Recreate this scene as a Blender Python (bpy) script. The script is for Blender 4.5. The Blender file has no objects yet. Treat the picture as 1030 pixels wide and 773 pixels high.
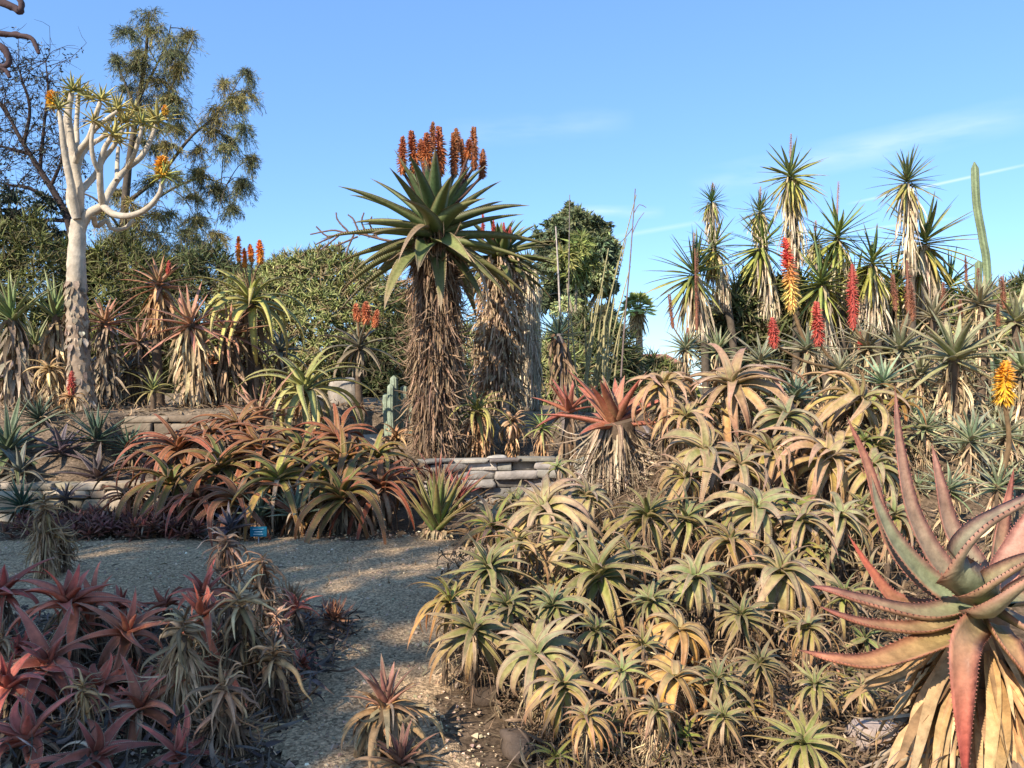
import bpy, math, zlib
import numpy as np
from mathutils import Vector

# ------------------------------------------------------------------ camera, sky, sun, exposure
scene = bpy.context.scene
F, CX, CY, EYE = 808.0, 515.0, 386.5, 1.6
cam_d = bpy.data.cameras.new('camera'); cam = bpy.data.objects.new('camera', cam_d)
scene.collection.objects.link(cam); scene.camera = cam
cam.location = (0, 0, EYE); cam.rotation_euler = (math.radians(90), 0, 0)
cam_d.sensor_width = 36; cam_d.lens = 36 * F / 1030.0; cam_d.clip_start = 0.05; cam_d.clip_end = 3000

SUN_EL = math.radians(36); SUN_AZ = math.radians(-145)          # behind the camera, to the left
SDIR = np.array([math.sin(SUN_AZ) * math.cos(SUN_EL), math.cos(SUN_AZ) * math.cos(SUN_EL), math.sin(SUN_EL)])
sun_d = bpy.data.lights.new('sun', 'SUN'); sun = bpy.data.objects.new('sun', sun_d)
scene.collection.objects.link(sun)
sun_d.energy = 3.8; sun_d.angle = math.radians(0.5); sun_d.color = (1.0, 0.905, 0.785)
sun.rotation_euler = Vector(tuple(SDIR)).to_track_quat('Z', 'Y').to_euler()
scene.view_settings.view_transform = 'Standard'; scene.view_settings.look = 'None'
scene.view_settings.gamma = 1; scene.view_settings.use_curve_mapping = False
scene.view_settings.exposure = 1.08

world = bpy.data.worlds.new('World'); scene.world = world; world.use_nodes = True
def build_world():
    nt = world.node_tree; N, L = nt.nodes, nt.links
    N.clear()
    out = N.new('ShaderNodeOutputWorld'); bg = N.new('ShaderNodeBackground')
    sky = N.new('ShaderNodeTexSky'); sky.sky_type = 'NISHITA'; sky.sun_disc = False
    sky.sun_elevation = SUN_EL; sky.sun_rotation = SUN_AZ
    sky.air_density = 1.0; sky.dust_density = 0.25; sky.ozone_density = 2.2; sky.altitude = 60
    bg.inputs['Strength'].default_value = 0.15
    tc = N.new('ShaderNodeTexCoord')
    def dirp(px, py):
        v = np.array([(px - CX) / F, 1.0, -(py - CY) / F]); return v / np.linalg.norm(v)
    noise = N.new('ShaderNodeTexNoise'); noise.inputs['Scale'].default_value = 9; noise.inputs['Detail'].default_value = 5
    mp = N.new('ShaderNodeMapping'); mp.inputs['Scale'].default_value = (1, 1, 5)
    L.new(tc.outputs['Generated'], mp.inputs['Vector']); L.new(mp.outputs[0], noise.inputs['Vector'])
    def math_n(op, a, b=None, clamp=False):
        m = N.new('ShaderNodeMath'); m.operation = op; m.use_clamp = clamp
        for i, x in enumerate((a, b)):
            if x is None: continue
            if isinstance(x, (int, float)): m.inputs[i].default_value = x
            else: L.new(x, m.inputs[i])
        return m.outputs[0]
    def dot(vec):
        d = N.new('ShaderNodeVectorMath'); d.operation = 'DOT_PRODUCT'
        L.new(tc.outputs['Generated'], d.inputs[0]); d.inputs[1].default_value = tuple(vec); return d.outputs['Value']
    total = None
    # thin high cirrus and old contrails: bands on the celestial sphere
    for (p, q, w, amt, soft) in [((690, 190), (1060, 108), .022, .34, 1), ((850, 206), (1050, 162), .0022, .5, 0),
                                 ((830, 236), (965, 219), .0022, .3, 0), ((610, 240), (720, 221), .004, .22, 0),
                                 ((560, 212), (670, 214), .009, .42, 1), ((430, 140), (640, 120), .022, .14, 1)]:
        a, b = dirp(*p), dirp(*q); nrm = np.cross(a, b); nrm /= np.linalg.norm(nrm)
        mid = (a + b); mid /= np.linalg.norm(mid); tang = np.cross(nrm, mid); half = abs(np.dot(tang, b))
        across = math_n('DIVIDE', math_n('ABSOLUTE', dot(nrm)), w)
        along = math_n('DIVIDE', math_n('ABSOLUTE', dot(tang)), half)
        m = math_n('MULTIPLY', math_n('SUBTRACT', 1.0, across, True), math_n('SUBTRACT', 1.0, math_n('POWER', along, 3.0), True))
        if soft: m = math_n('MULTIPLY', m, math_n('MULTIPLY', math_n('SUBTRACT', noise.outputs['Fac'], .38, True), 4.0, True))
        m = math_n('MULTIPLY', m, amt)
        total = m if total is None else math_n('ADD', total, m, True)
    tint = N.new('ShaderNodeMix'); tint.data_type = 'RGBA'; tint.blend_type = 'MULTIPLY'; tint.inputs['Factor'].default_value = 1
    tint.inputs['B'].default_value = (0.68, 0.855, 1.04, 1)
    L.new(sky.outputs[0], tint.inputs['A'])
    mix = N.new('ShaderNodeMix'); mix.data_type = 'RGBA'
    even = N.new('ShaderNodeMix'); even.data_type = 'RGBA'; even.inputs['Factor'].default_value = .5
    L.new(tint.outputs['Result'], even.inputs['A']); even.inputs['B'].default_value = (.66, 1.36, 2.75, 1)
    L.new(total, mix.inputs['Factor']); L.new(even.outputs['Result'], mix.inputs['A']); mix.inputs['B'].default_value = (3.6, 4.0, 4.4, 1)
    L.new(mix.outputs['Result'], bg.inputs['Color']); L.new(bg.outputs[0], out.inputs['Surface'])
build_world()

# ------------------------------------------------------------------ helpers
def W(px, py, D): return np.array([(px - CX) / F * D, D, EYE - (py - CY) / F * D])
def sstep(a, b, x):
    t = np.clip((np.asarray(x, float) - a) / (b - a), 0, 1); return t * t * (3 - 2 * t)
def rng_of(s): return np.random.default_rng(zlib.crc32(s.encode()))
def arr(*a): return np.array(a, float)

class MB:
    def __init__(s): s.v, s.c, s.q, s.t, s.n = [], [], [], [], 0
    def add(s, V, C, quads=None, tris=None):
        V = np.asarray(V, float).reshape(-1, 3); C = np.asarray(C, float)
        C = np.broadcast_to(C, V.shape) if C.ndim < 2 else C.reshape(-1, 3)
        s.v.append(V); s.c.append(C)
        if quads is not None and len(quads): s.q.append(np.asarray(quads, np.int64) + s.n)
        if tris is not None and len(tris): s.t.append(np.asarray(tris, np.int64) + s.n)
        s.n += len(V)
    def build(s, name, mat, parent=None, origin=(0, 0, 0), smooth=True):
        me = bpy.data.meshes.new(name)
        V = np.concatenate(s.v) - np.asarray(origin, float)
        q = np.concatenate(s.q) if s.q else np.zeros((0, 4), np.int64)
        t = np.concatenate(s.t) if s.t else np.zeros((0, 3), np.int64)
        me.vertices.add(len(V)); me.vertices.foreach_set('co', V.astype(np.float32).ravel())
        loops = np.concatenate([q.ravel(), t.ravel()]); me.loops.add(len(loops)); me.loops.foreach_set('vertex_index', loops.astype(np.int32))
        tot = np.concatenate([np.full(len(q), 4), np.full(len(t), 3)]); st = np.concatenate([[0], np.cumsum(tot)[:-1]])
        me.polygons.add(len(tot)); me.polygons.foreach_set('loop_start', st.astype(np.int32))
        me.polygons.foreach_set('use_smooth', np.full(len(tot), smooth, bool))
        at = me.color_attributes.new('Col', 'FLOAT_COLOR', 'POINT')
        C = np.concatenate(s.c); C4 = np.ones((len(C), 4), np.float32); C4[:, :3] = np.clip(C, 0, 1)
        at.data.foreach_set('color', C4.ravel())
        me.update(); me.validate()
        me.materials.append(mat)
        o = bpy.data.objects.new(name, me); scene.collection.objects.link(o)
        if parent is not None: o.parent = parent
        else: o.location = tuple(origin)
        return o

def tag(o, label, cat, group=None, kind=None):
    if label: o['label'] = label
    if cat: o['category'] = cat
    if group: o['group'] = group
    if kind: o['kind'] = kind
    return o
def thing(name, loc, label, cat, group=None):
    o = bpy.data.objects.new(name, None); scene.collection.objects.link(o); o.location = tuple(loc); o.empty_display_size = .1
    return tag(o, label, cat, group)

# ------------------------------------------------------------------ materials
def material(name, rough=.5, spec=.35, nscale=14, namt=.35, bump=.15, streak=0.0, bscale=60):
    m = bpy.data.materials.new(name); m.use_nodes = True; nt = m.node_tree; N, L = nt.nodes, nt.links
    b = N['Principled BSDF']; b.inputs['Roughness'].default_value = rough; b.inputs['Specular IOR Level'].default_value = spec
    a = N.new('ShaderNodeVertexColor'); a.layer_name = 'Col'
    tc = N.new('ShaderNodeTexCoord')
    nz = N.new('ShaderNodeTexNoise'); nz.inputs['Scale'].default_value = nscale; nz.inputs['Detail'].default_value = 6; nz.inputs['Roughness'].default_value = .65
    L.new(tc.outputs['Object'], nz.inputs['Vector'])
    r = N.new('ShaderNodeMapRange'); r.inputs['From Min'].default_value = .3; r.inputs['From Max'].default_value = .7
    r.inputs['To Min'].default_value = 1 - namt; r.inputs['To Max'].default_value = 1 + namt
    L.new(nz.outputs['Fac'], r.inputs['Value'])
    r2 = N.new('ShaderNodeMapRange'); r2.inputs['From Min'].default_value = .3; r2.inputs['From Max'].default_value = .7; r2.inputs['To Min'].default_value = max(.05, rough - .12); r2.inputs['To Max'].default_value = min(1, rough + .15)
    L.new(nz.outputs['Fac'], r2.inputs['Value']); L.new(r2.outputs[0], b.inputs['Roughness'])
    mx = N.new('ShaderNodeMix'); mx.data_type = 'RGBA'; mx.blend_type = 'MULTIPLY'; mx.inputs['Factor'].default_value = 1
    L.new(a.outputs['Color'], mx.inputs['A']); L.new(r.outputs[0], mx.inputs['B'])
    L.new(mx.outputs['Result'], b.inputs['Base Color'])
    if bump:
        n2 = N.new('ShaderNodeTexNoise'); n2.inputs['Scale'].default_value = bscale; n2.inputs['Detail'].default_value = 4
        L.new(tc.outputs['Object'], n2.inputs['Vector'])
        bp = N.new('ShaderNodeBump'); bp.inputs['Strength'].default_value = bump; bp.inputs['Distance'].default_value = .012
        L.new(n2.outputs['Fac'], bp.inputs['Height']); L.new(bp.outputs[0], b.inputs['Normal'])
    return m
M_LEAF = material('succulent_leaf', .55, .28, 26, .30, .2)
M_FAR = material('foliage', .6, .2, 3, .3, 0)
M_DRY = material('dry_leaf', .8, .12, 22, .4, .25)
M_BARK = material('bark', .85, .1, 9, .35, .7, bscale=25)
M_PALEBARK = material('pale_bark', .8, .12, 7, .3, .8, bscale=18)
M_FLOWER = material('flower', .5, .2, 30, .2, 0)
M_STONE = material('stone', .9, .1, 7, .32, .6, bscale=30)
M_GROUND = material('soil', .95, .05, 5, .45, .8, bscale=45)
M_GRAVEL = material('gravel', .95, .08, 38, .5, 1.0, bscale=110)
def speckle(m, scale, lo, hi):
    nt = m.node_tree; N, L = nt.nodes, nt.links; b = N['Principled BSDF']; src = b.inputs['Base Color'].links[0].from_socket
    tc = [n for n in N if n.type == 'TEX_COORD'][0]; v = N.new('ShaderNodeTexVoronoi'); v.inputs['Scale'].default_value = scale; L.new(tc.outputs['Object'], v.inputs['Vector'])
    bw = N.new('ShaderNodeSeparateColor'); L.new(v.outputs['Color'], bw.inputs[0]); r = N.new('ShaderNodeMapRange'); r.inputs['To Min'].default_value = lo; r.inputs['To Max'].default_value = hi
    L.new(bw.outputs[0], r.inputs['Value']); x = N.new('ShaderNodeMix'); x.data_type = 'RGBA'; x.blend_type = 'MULTIPLY'; x.inputs['Factor'].default_value = 1
    L.new(src, x.inputs['A']); L.new(r.outputs[0], x.inputs['B']); L.new(x.outputs['Result'], b.inputs['Base Color'])
speckle(M_GRAVEL, 75, .45, 1.5); speckle(M_GROUND, 55, .55, 1.45)
M_PAINT = material('painted_render', .8, .15, 1.5, .08, .1)

# ------------------------------------------------------------------ geometry
def strips(mb, V, C, closed=True, cap=False):
    n, s, r, _ = V.shape
    idx = np.arange(n * s * r).reshape(n, s, r)
    if closed:
        a = idx[:, :-1, :]; b = np.roll(idx, -1, axis=2)[:, :-1, :]; c = np.roll(idx, -1, axis=2)[:, 1:, :]; d = idx[:, 1:, :]
    else:
        a = idx[:, :-1, :-1]; b = idx[:, :-1, 1:]; c = idx[:, 1:, 1:]; d = idx[:, 1:, :-1]
    mb.add(V, C, np.stack([a, b, c, d], -1).reshape(-1, 4))

def ring(kind, ch, th):
    if kind == 8: return [(-1, ch), (-.5, .3 * ch), (0, 0), (.5, .3 * ch), (1, ch), (.55, -.7 * th + .2 * ch), (0, -th), (-.55, -.7 * th + .2 * ch)], True
    if kind == 4: return [(-1, ch), (0, 0), (1, ch), (0, -th)], True
    return [(-1, ch), (0, 0), (1, ch)], False

def axis_frame(ax):
    ax = np.asarray(ax, float); ax = ax / np.linalg.norm(ax)
    h = arr(1, 0, 0) if abs(ax[0]) < .9 else arr(0, 1, 0)
    e2 = np.cross(ax, h); e2 /= np.linalg.norm(e2); e1 = np.cross(e2, ax)
    return np.stack([e1, e2, ax], 1)

def leaf_set(mb, P, az, phi0, bend, L, Wd, R, cols, age, rnd, nS=10, kind=8, ch=.35, th=.3, pw=1.2, roll=0, roll1=0, side=0,
             kp=1.4, mp=.85, base=.75, teeth=0, jit=.12, edge=None, tooth_col=(.45, .33, .2), wave=0, dead=None):
    n = len(az); t = np.linspace(0, 1, nS); z = np.zeros(n)
    phi = phi0[:, None] + bend[:, None] * t ** pw
    if wave: phi = phi + wave * np.sin(t * rnd.uniform(6, 12, n)[:, None] + rnd.uniform(0, 6, n)[:, None]) * t
    azv = az[:, None] + (z + side)[:, None] * t
    sp, cp, sa, ca = np.sin(phi), np.cos(phi), np.sin(azv), np.cos(azv)
    d = np.stack([sp * ca, sp * sa, cp], -1) @ R.T
    b = np.stack([-sa, ca, 0 * sa], -1) @ R.T
    nn = np.stack([-cp * ca, -cp * sa, sp], -1) @ R.T
    rr = (z + roll)[:, None] + (z + roll1)[:, None] * t
    cr, sr = np.cos(rr)[..., None], np.sin(rr)[..., None]
    b, nn = b * cr + nn * sr, nn * cr - b * sr
    step = (L / (nS - 1))[:, None, None]
    pts = P[:, None, :] + np.concatenate([np.zeros((n, 1, 3)), np.cumsum((d[:, :-1] + d[:, 1:]) * .5 * step, 1)], 1)
    w = np.minimum(1, base + 2.2 * t) * np.clip(1 - t ** kp, 0.012, 1) ** mp
    w = Wd[:, None] * w
    rg, closed = ring(kind, ch, th)
    V = np.stack([pts + b * (w * a)[..., None] + nn * (w * c)[..., None] for a, c in rg], 2)
    s = (t ** 1.1)[None, :, None]; a = age[:, None, None]
    c0, c1, c2, c3 = [np.asarray(c, float) for c in cols]
    col = (c0 * (1 - s) + c1 * s) * (1 - a) + (c2 * (1 - s) + c3 * s) * a
    col = col * np.exp(rnd.normal(0, jit, (n, 1, 1))) * (1 + rnd.normal(0, .035, (n, 1, 3)))
    if dead is not None: col = np.where(dead[:, None, None], arr(.36, .25, .15) * np.exp(rnd.normal(0, .25, (n, 1, 1))) + 0 * col, col)
    tipf = (np.clip((s - (.97 - .22 * rnd.uniform(0, 1, (n, 1, 1)) ** 2)) / .05, 0, 1) * .75) * (n > 0)
    col = col * (1 - tipf) + arr(.27, .18, .11) * tipf
    C = np.repeat(col[:, :, None, :], len(rg), 2)
    if edge is not None:
        last = 4 if kind == 8 else 2
        for k in (0, last): C[:, :, k] = C[:, :, k] * .45 + np.asarray(edge) * .55
    strips(mb, V, C, closed)
    if teeth:
        last = 4 if kind == 8 else 2
        tv = []
        for k, sg in ((0, -1), (last, 1)):
            m0, m1 = V[:, 1:-2, k], V[:, 2:-1, k]
            for f in ((.04, .22, .12), (.29, .47, .37), (.54, .72, .62), (.79, .97, .87)):
                q0 = m0 + (m1 - m0) * f[0]; q1 = m0 + (m1 - m0) * f[1]; qt = m0 + (m1 - m0) * (f[2] + .12)
                ww = (Wd[:, None] * .07 + w[:, 1:-2] * .06) * teeth
                qt = qt + sg * b[:, 1:-2] * ww[..., None] + nn[:, 1:-2] * (ww * .3)[..., None]
                tv.append(np.stack([q0, q1, qt], 2).reshape(-1, 3))
        tv = np.concatenate(tv); mb.add(tv, tooth_col, tris=np.arange(len(tv)).reshape(-1, 3))
    return pts

def catmull(P, n):
    P = np.asarray(P, float); k = len(P)
    if k == 2: return P[0] + (P[1] - P[0]) * np.linspace(0, 1, n)[:, None]
    Q = np.concatenate([[2 * P[0] - P[1]], P, [2 * P[-1] - P[-2]]])
    u = np.linspace(0, k - 1 - 1e-9, n); i = u.astype(int); f = (u - i)[:, None]
    p0, p1, p2, p3 = Q[i], Q[i + 1], Q[i + 2], Q[i + 3]
    return .5 * ((2 * p1) + (-p0 + p2) * f + (2 * p0 - 5 * p1 + 4 * p2 - p3) * f ** 2 + (-p0 + 3 * p1 - 3 * p2 + p3) * f ** 3)

def tube(mb, P, r, col, sides=8, rnd=None, rough=0):
    P = np.asarray(P, float); s = len(P); r = np.broadcast_to(np.asarray(r, float), (s,))
    T = np.gradient(P, axis=0); T /= np.linalg.norm(T, axis=1)[:, None] + 1e-12
    ref = arr(0, 1, 0) if abs(T[:, 1]).mean() < .8 else arr(1, 0, 0)
    B = np.cross(T, ref); B /= np.linalg.norm(B, axis=1)[:, None] + 1e-12; Nn = np.cross(B, T)
    th = np.linspace(0, 2 * np.pi, sides, endpoint=False)
    rad = r[:, None] * np.ones(sides)
    if rnd is not None and rough: rad = rad * (1 + rnd.normal(0, rough, (s, sides)))
    V = P[:, None] + B[:, None] * (np.cos(th) * rad)[..., None] + Nn[:, None] * (np.sin(th) * rad)[..., None]
    col = np.asarray(col, float)
    C = np.broadcast_to(col if col.ndim == 1 else col[:, None, :], V.shape)
    strips(mb, V[None], np.array(C)[None], True)
    n0 = mb.n
    mb.add(np.concatenate([V[0], P[:1], V[-1], P[-1:]]), np.concatenate([C[0], C[0][:1], C[-1], C[-1][:1]]),
           tris=[(k, sides, (k + 1) % sides) for k in range(sides)] + [(sides + 1 + (k + 1) % sides, 2 * sides + 1, sides + 1 + k) for k in range(sides)])

_u = np.linspace(0, 2 * np.pi, 14, endpoint=False); _v = np.linspace(-np.pi / 2, np.pi / 2, 9)
_SPH = np.stack([np.cos(_v)[:, None] * np.cos(_u), np.cos(_v)[:, None] * np.sin(_u), np.sin(_v)[:, None] * np.ones(14)], -1)
def rock(mb, c, size, col, rnd, p=.45, rot=0.0, amp=.09):
    S = np.sign(_SPH) * np.abs(_SPH) ** p
    S = S / np.abs(S).max((0, 1))
    f1, f2, f3 = rnd.uniform(2, 5, (3, 3)); ph = rnd.uniform(0, 6, 3)
    dsp = sum(np.sin((S * f).sum(-1) + q) for f, q in zip((f1, f2, f3), ph)) / 3
    S = S * (1 + amp * dsp[..., None])
    V = S * np.asarray(size) / 2
    cr, sr = math.cos(rot), math.sin(rot)
    V = np.stack([V[..., 0] * cr - V[..., 1] * sr, V[..., 0] * sr + V[..., 1] * cr, V[..., 2]], -1) + np.asarray(c)
    strips(mb, V[None], np.broadcast_to(np.asarray(col, float), V.shape)[None], True)

# ------------------------------------------------------------------ terrain
_wx = np.array([-14, -8, -5, -2, -.7, .2, 1.2, 2.2, 14]); _wy = np.array([9.2, 9.3, 9.45, 9.9, 10.7, 10.9, 10.8, 10.6, 10.5])
def y_wall(x): return np.interp(x, _wx, _wy)
_ux = np.array([-14, -6, -4.2, -2.8, -1.6, 14]); _uy = np.array([10.9, 10.9, 11.2, 11.9, 12.3, 13.0])
def y_upper(x): return np.interp(x, _ux, _uy)
def x_edge(y):
    y = np.asarray(y, float)
    return np.where(y < 6, .7 - .22 * y, -.62 + (y - 6) * .36)
def hgt(x, y):
    x, y = np.asarray(x, float), np.asarray(y, float)
    yw, yu = y_wall(x), y_upper(x)
    t = .40 * sstep(.10, .34, y - yw) + .03 * np.clip(y - yw, 0, 3)
    lf = 1 - sstep(-2.6, -1.2, x); ramp = 1 - sstep(-5.5, -4.9, x)
    up = lf * .74 * ((1 - ramp) * sstep(.10, .34, y - yu) + ramp * np.clip((y - yw - .1) / 1.45, 0, 1)) + (1 - lf) * .55 * sstep(.5, 2.6, y - yw)
    hill = .03 * np.clip(y - 13, 0, 12) * (1 - sstep(-2, 2, x))
    bank = 1.25 * sstep(4, 8, y) * sstep(0, 2.2, x - x_edge(y))
    z = np.maximum(t + up, bank * (1 - .0)) + hill
    z = z + .012 * np.sin(x * 3.1 + y * 1.3) * np.cos(y * 2.3 - x) + .006 * np.sin(x * 9 + 1) * np.sin(y * 8)
    far = sstep(40, 90, np.hypot(x, y)); return z * (1 - far) + far * .6
def gz(x, y): return float(hgt(x, y))
# ------------------------------------------------------------------ plant kit
PI = math.pi; GA = PI * (3 - math.sqrt(5)); rad = math.radians
def style(**k):
    d = dict(n=22, w=.08, phi=(8, 92), bend=(30, 85), pw=1.2, lf=1.25, lin=.5, ch=.35, th=.32, kp=1.4, mp=.85, teeth=1, kind=8, nS=11,
             edge=None, spread=.22, pj=6, lj=.82, rj=.12, wv=0, tj=.07, df=.03, side=.25, jit=.12, ap=.8)
    d.update(k); return d
G = dict
ST = {
 'bank': style(n=30, w=.064, phi=(18, 100), bend=(80, 150), lf=1.6, pw=1.05, cols=((.155, .165, .055), (.31, .19, .125), (.30, .255, .055), (.42, .155, .08)), edge=(.40, .18, .12), ch=.3, side=.6, nS=13, lj=.6, pj=10, tj=.085, df=.14, rj=.25),
 'bankgreen': style(n=32, w=.062, phi=(14, 104), bend=(55, 120), lf=1.45, pw=1.1, cols=((.10, .135, .042), (.20, .165, .078), (.215, .215, .05), (.32, .165, .078)), edge=(.32, .18, .10), side=.55, nS=12, lj=.62, pj=9, tj=.085, df=.10, rj=.22),
 'bankorange': style(n=18, w=.085, phi=(25, 80), bend=(140, 200), lf=2.4, pw=.95, cols=((.22, .18, .08), (.30, .18, .11), (.50, .30, .06), (.50, .19, .06)), edge=(.42, .19, .08), side=.3, nS=14),
 'bankpale': style(n=32, w=.064, phi=(22, 100), bend=(100, 175), lf=1.9, pw=1.0, cols=((.185, .18, .07), (.35, .225, .165), (.32, .275, .07), (.41, .19, .12)), edge=(.42, .22, .145), side=.6, nS=14, lj=.62, pj=10, tj=.08, df=.14, rj=.22),
 'curl': style(tj=.10, df=.05, lj=.7, n=26, w=.046, phi=(15, 85), bend=(105, 170), lf=2.2, pw=1.0, cols=((.11, .13, .03), (.19, .10, .035), (.18, .14, .035), (.34, .085, .04)), edge=(.33, .085, .045), side=.5, nS=14),
 'curlred': style(tj=.10, df=.05, lj=.7, n=28, w=.044, phi=(15, 85), bend=(105, 165), lf=2.2, pw=1.0, cols=((.14, .085, .028), (.22, .062, .03), (.20, .08, .03), (.30, .065, .035)), edge=(.31, .07, .045), side=.5, nS=14),
 'curlgreen': style(tj=.10, df=.05, lj=.7, n=27, w=.05, phi=(14, 88), bend=(90, 150), lf=2.0, pw=1.0, cols=((.14, .185, .035), (.19, .155, .04), (.20, .18, .04), (.34, .12, .04)), edge=(.32, .12, .055), side=.5, nS=14),
 'red': style(tj=.12, df=.08, lj=.6, n=17, w=.094, phi=(8, 105), bend=(15, 100), lf=1.38, kp=1.15, mp=.9, cols=((.31, .095, .05), (.52, .105, .08), (.33, .105, .05), (.58, .17, .08)), edge=(.46, .15, .10), teeth=1.1, ch=.45, side=.8, pj=15, jit=.22),
 'pink': style(n=26, w=.062, phi=(10, 105), bend=(5, 30), lf=1.05, kp=1.15, cols=((.20, .20, .08), (.40, .18, .11), (.36, .17, .085), (.44, .19, .12)), edge=(.42, .18, .12), kind=4, nS=8),
 'yellowgreen': style(n=30, w=.044, phi=(10, 98), bend=(75, 130), lf=1.85, pw=1.05, cols=((.14, .20, .05), (.29, .30, .085), (.34, .32, .08), (.46, .35, .11)), edge=(.42, .34, .1), kind=4, nS=11, side=.4),
 'uprightgreen': style(n=20, w=.055, phi=(5, 62), bend=(5, 25), lf=1.1, kp=1.2, cols=((.14, .21, .07), (.24, .27, .10), (.16, .2, .065), (.30, .27, .12)), kind=4, nS=8),
 'stiff': style(n=26, w=.075, phi=(4, 48), bend=(2, 14), lf=1.05, kp=1.25, cols=((.10, .20, .04), (.15, .17, .05), (.12, .19, .045), (.26, .10, .05)), edge=(.24, .13, .06), tj=.02),
 'stiffred': style(n=26, w=.05, phi=(4, 60), bend=(2, 20), lf=1.0, kp=1.2, cols=((.20, .07, .05), (.28, .07, .06), (.22, .09, .05), (.30, .08, .05)), kind=4),
 'agave': style(n=34, w=.05, phi=(5, 92), bend=(3, 12), lf=1.0, kp=1.2, cols=((.05, .09, .055), (.07, .11, .06), (.05, .08, .05), (.09, .11, .06)), kind=4, nS=7),
 'bluegreen': style(n=22, w=.085, phi=(5, 75), bend=(5, 25), lf=1.05, kp=1.2, cols=((.16, .24, .17), (.20, .27, .19), (.17, .24, .15), (.24, .25, .15)), edge=(.26, .27, .18), ch=.4),
 'bluedark': style(n=24, w=.06, phi=(5, 95), bend=(10, 60), lf=1.2, kp=1.2, cols=((.075, .12, .07), (.11, .15, .08), (.10, .13, .06), (.18, .19, .08)), edge=(.16, .18, .1), ch=.4),
 'purple': style(n=16, w=.095, phi=(10, 88), bend=(10, 30), lf=1.0, kp=1.2, cols=((.08, .07, .075), (.11, .085, .09), (.09, .06, .065), (.13, .08, .07)), ch=.4),
 'greygreen': style(n=26, w=.062, phi=(6, 100), bend=(3, 26), lf=1.05, kp=1.2, cols=((.15, .20, .11), (.24, .25, .15), (.25, .24, .11), (.34, .28, .15)), edge=(.33, .25, .15), nS=9),
 'thingreen': style(n=26, w=.045, phi=(6, 95), bend=(30, 80), lf=1.3, cols=((.14, .20, .05), (.24, .26, .08), (.26, .26, .07), (.36, .28, .10)), kind=4, nS=8),
 'treealoe': style(n=54, w=.10, phi=(16, 116), bend=(10, 34), lf=1.14, lin=.55, kp=1.35, mp=.9, cols=((.055, .10, .045), (.095, .125, .05), (.12, .15, .045), (.22, .165, .06)), edge=(.17, .12, .05), ch=.5, nS=13, spread=.34, teeth=.7, ap=.8),
 'smalltree': style(n=34, w=.055, phi=(6, 105), bend=(2, 14), lf=1.0, kp=1.2, cols=((.045, .085, .06), (.06, .10, .07), (.05, .08, .05), (.09, .10, .06)), kind=4, nS=7),
 'bigred': style(n=18, w=.115, phi=(5, 78), bend=(3, 25), lf=1.05, kp=1.15, mp=.9, cols=((.24, .15, .08), (.36, .10, .07), (.30, .12, .06), (.40, .10, .07)), edge=(.38, .1, .08), ch=.5, teeth=1.2, nS=13),
 'grey': style(n=18, w=.06, phi=(8, 100), bend=(30, 75), lf=1.3, cols=((.14, .15, .12), (.20, .19, .15), (.2, .17, .10), (.27, .2, .13)), kind=4, nS=9),
 'hang': style(wv=.7, n=56, w=.045, phi=(30, 165), bend=(50, 150), lf=1.45, pw=.6, cols=((.40, .215, .10), (.56, .35, .19), (.30, .15, .07), (.50, .30, .15)), teeth=.4, kind=4, jit=.38, side=1.3, pj=22, lj=.45, rj=.6, spread=.8),
 'dry': style(n=34, w=.07, phi=(20, 125), bend=(60, 140), lf=1.45, cols=((.28, .15, .07), (.44, .27, .13), (.40, .23, .10), (.54, .35, .18)), teeth=.6, kind=4, jit=.28, side=.7, pj=14, lj=.65, rj=.4, nS=10),
 'drytop': style(n=14, w=.10, phi=(3, 50), bend=(5, 45), lf=1.0, kp=1.15, cols=((.16, .07, .05), (.22, .09, .06), (.22, .11, .06), (.34, .2, .11)), teeth=1, kind=8),
 'brownball': style(n=60, w=.10, phi=(5, 125), bend=(-35, -25), lf=1.0, kp=1.2, cols=((.32, .12, .06), (.40, .15, .07), (.36, .17, .08), (.46, .27, .14)), kind=4, nS=7, jit=.22),
 'yucca': style(n=72, w=.046, phi=(6, 160), bend=(2, 22), lf=1.12, lin=.8, kp=1.7, mp=.7, ch=.25, th=.12, cols=((.05, .11, .05), (.07, .13, .055), (.30, .31, .05), (.42, .33, .09)), teeth=0, kind=4, nS=6, spread=.4, jit=.2, ap=.85),
 'yuccayellow': style(n=80, w=.046, phi=(8, 168), bend=(2, 20), lf=1.12, lin=.8, kp=1.7, mp=.7, ch=.25, th=.12, cols=((.07, .13, .05), (.11, .16, .055), (.40, .38, .06), (.48, .38, .10)), teeth=0, kind=4, nS=6, spread=.45, jit=.2, ap=.6),
 'quiver': style(n=26, w=.085, phi=(5, 108), bend=(2, 20), lf=1.25, kp=1.2, cols=((.20, .22, .09), (.30, .29, .11), (.36, .32, .09), (.44, .36, .11)), teeth=0, kind=4, nS=6),
}
STRAW = ((.40, .29, .16), (.50, .38, .22), (.34, .22, .12), (.46, .35, .20))
BROWN = ((.20, .12, .065), (.28, .19, .11), (.15, .09, .05), (.24, .17, .10))
GREYD = ((.25, .185, .125), (.36, .28, .195), (.18, .135, .09), (.32, .245, .165))
ORANGED = ((.42, .22, .10), (.52, .34, .18), (.34, .18, .08), (.48, .30, .15))
DARKD = ((.16, .10, .055), (.25, .165, .095), (.11, .07, .042), (.21, .14, .085))

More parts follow.
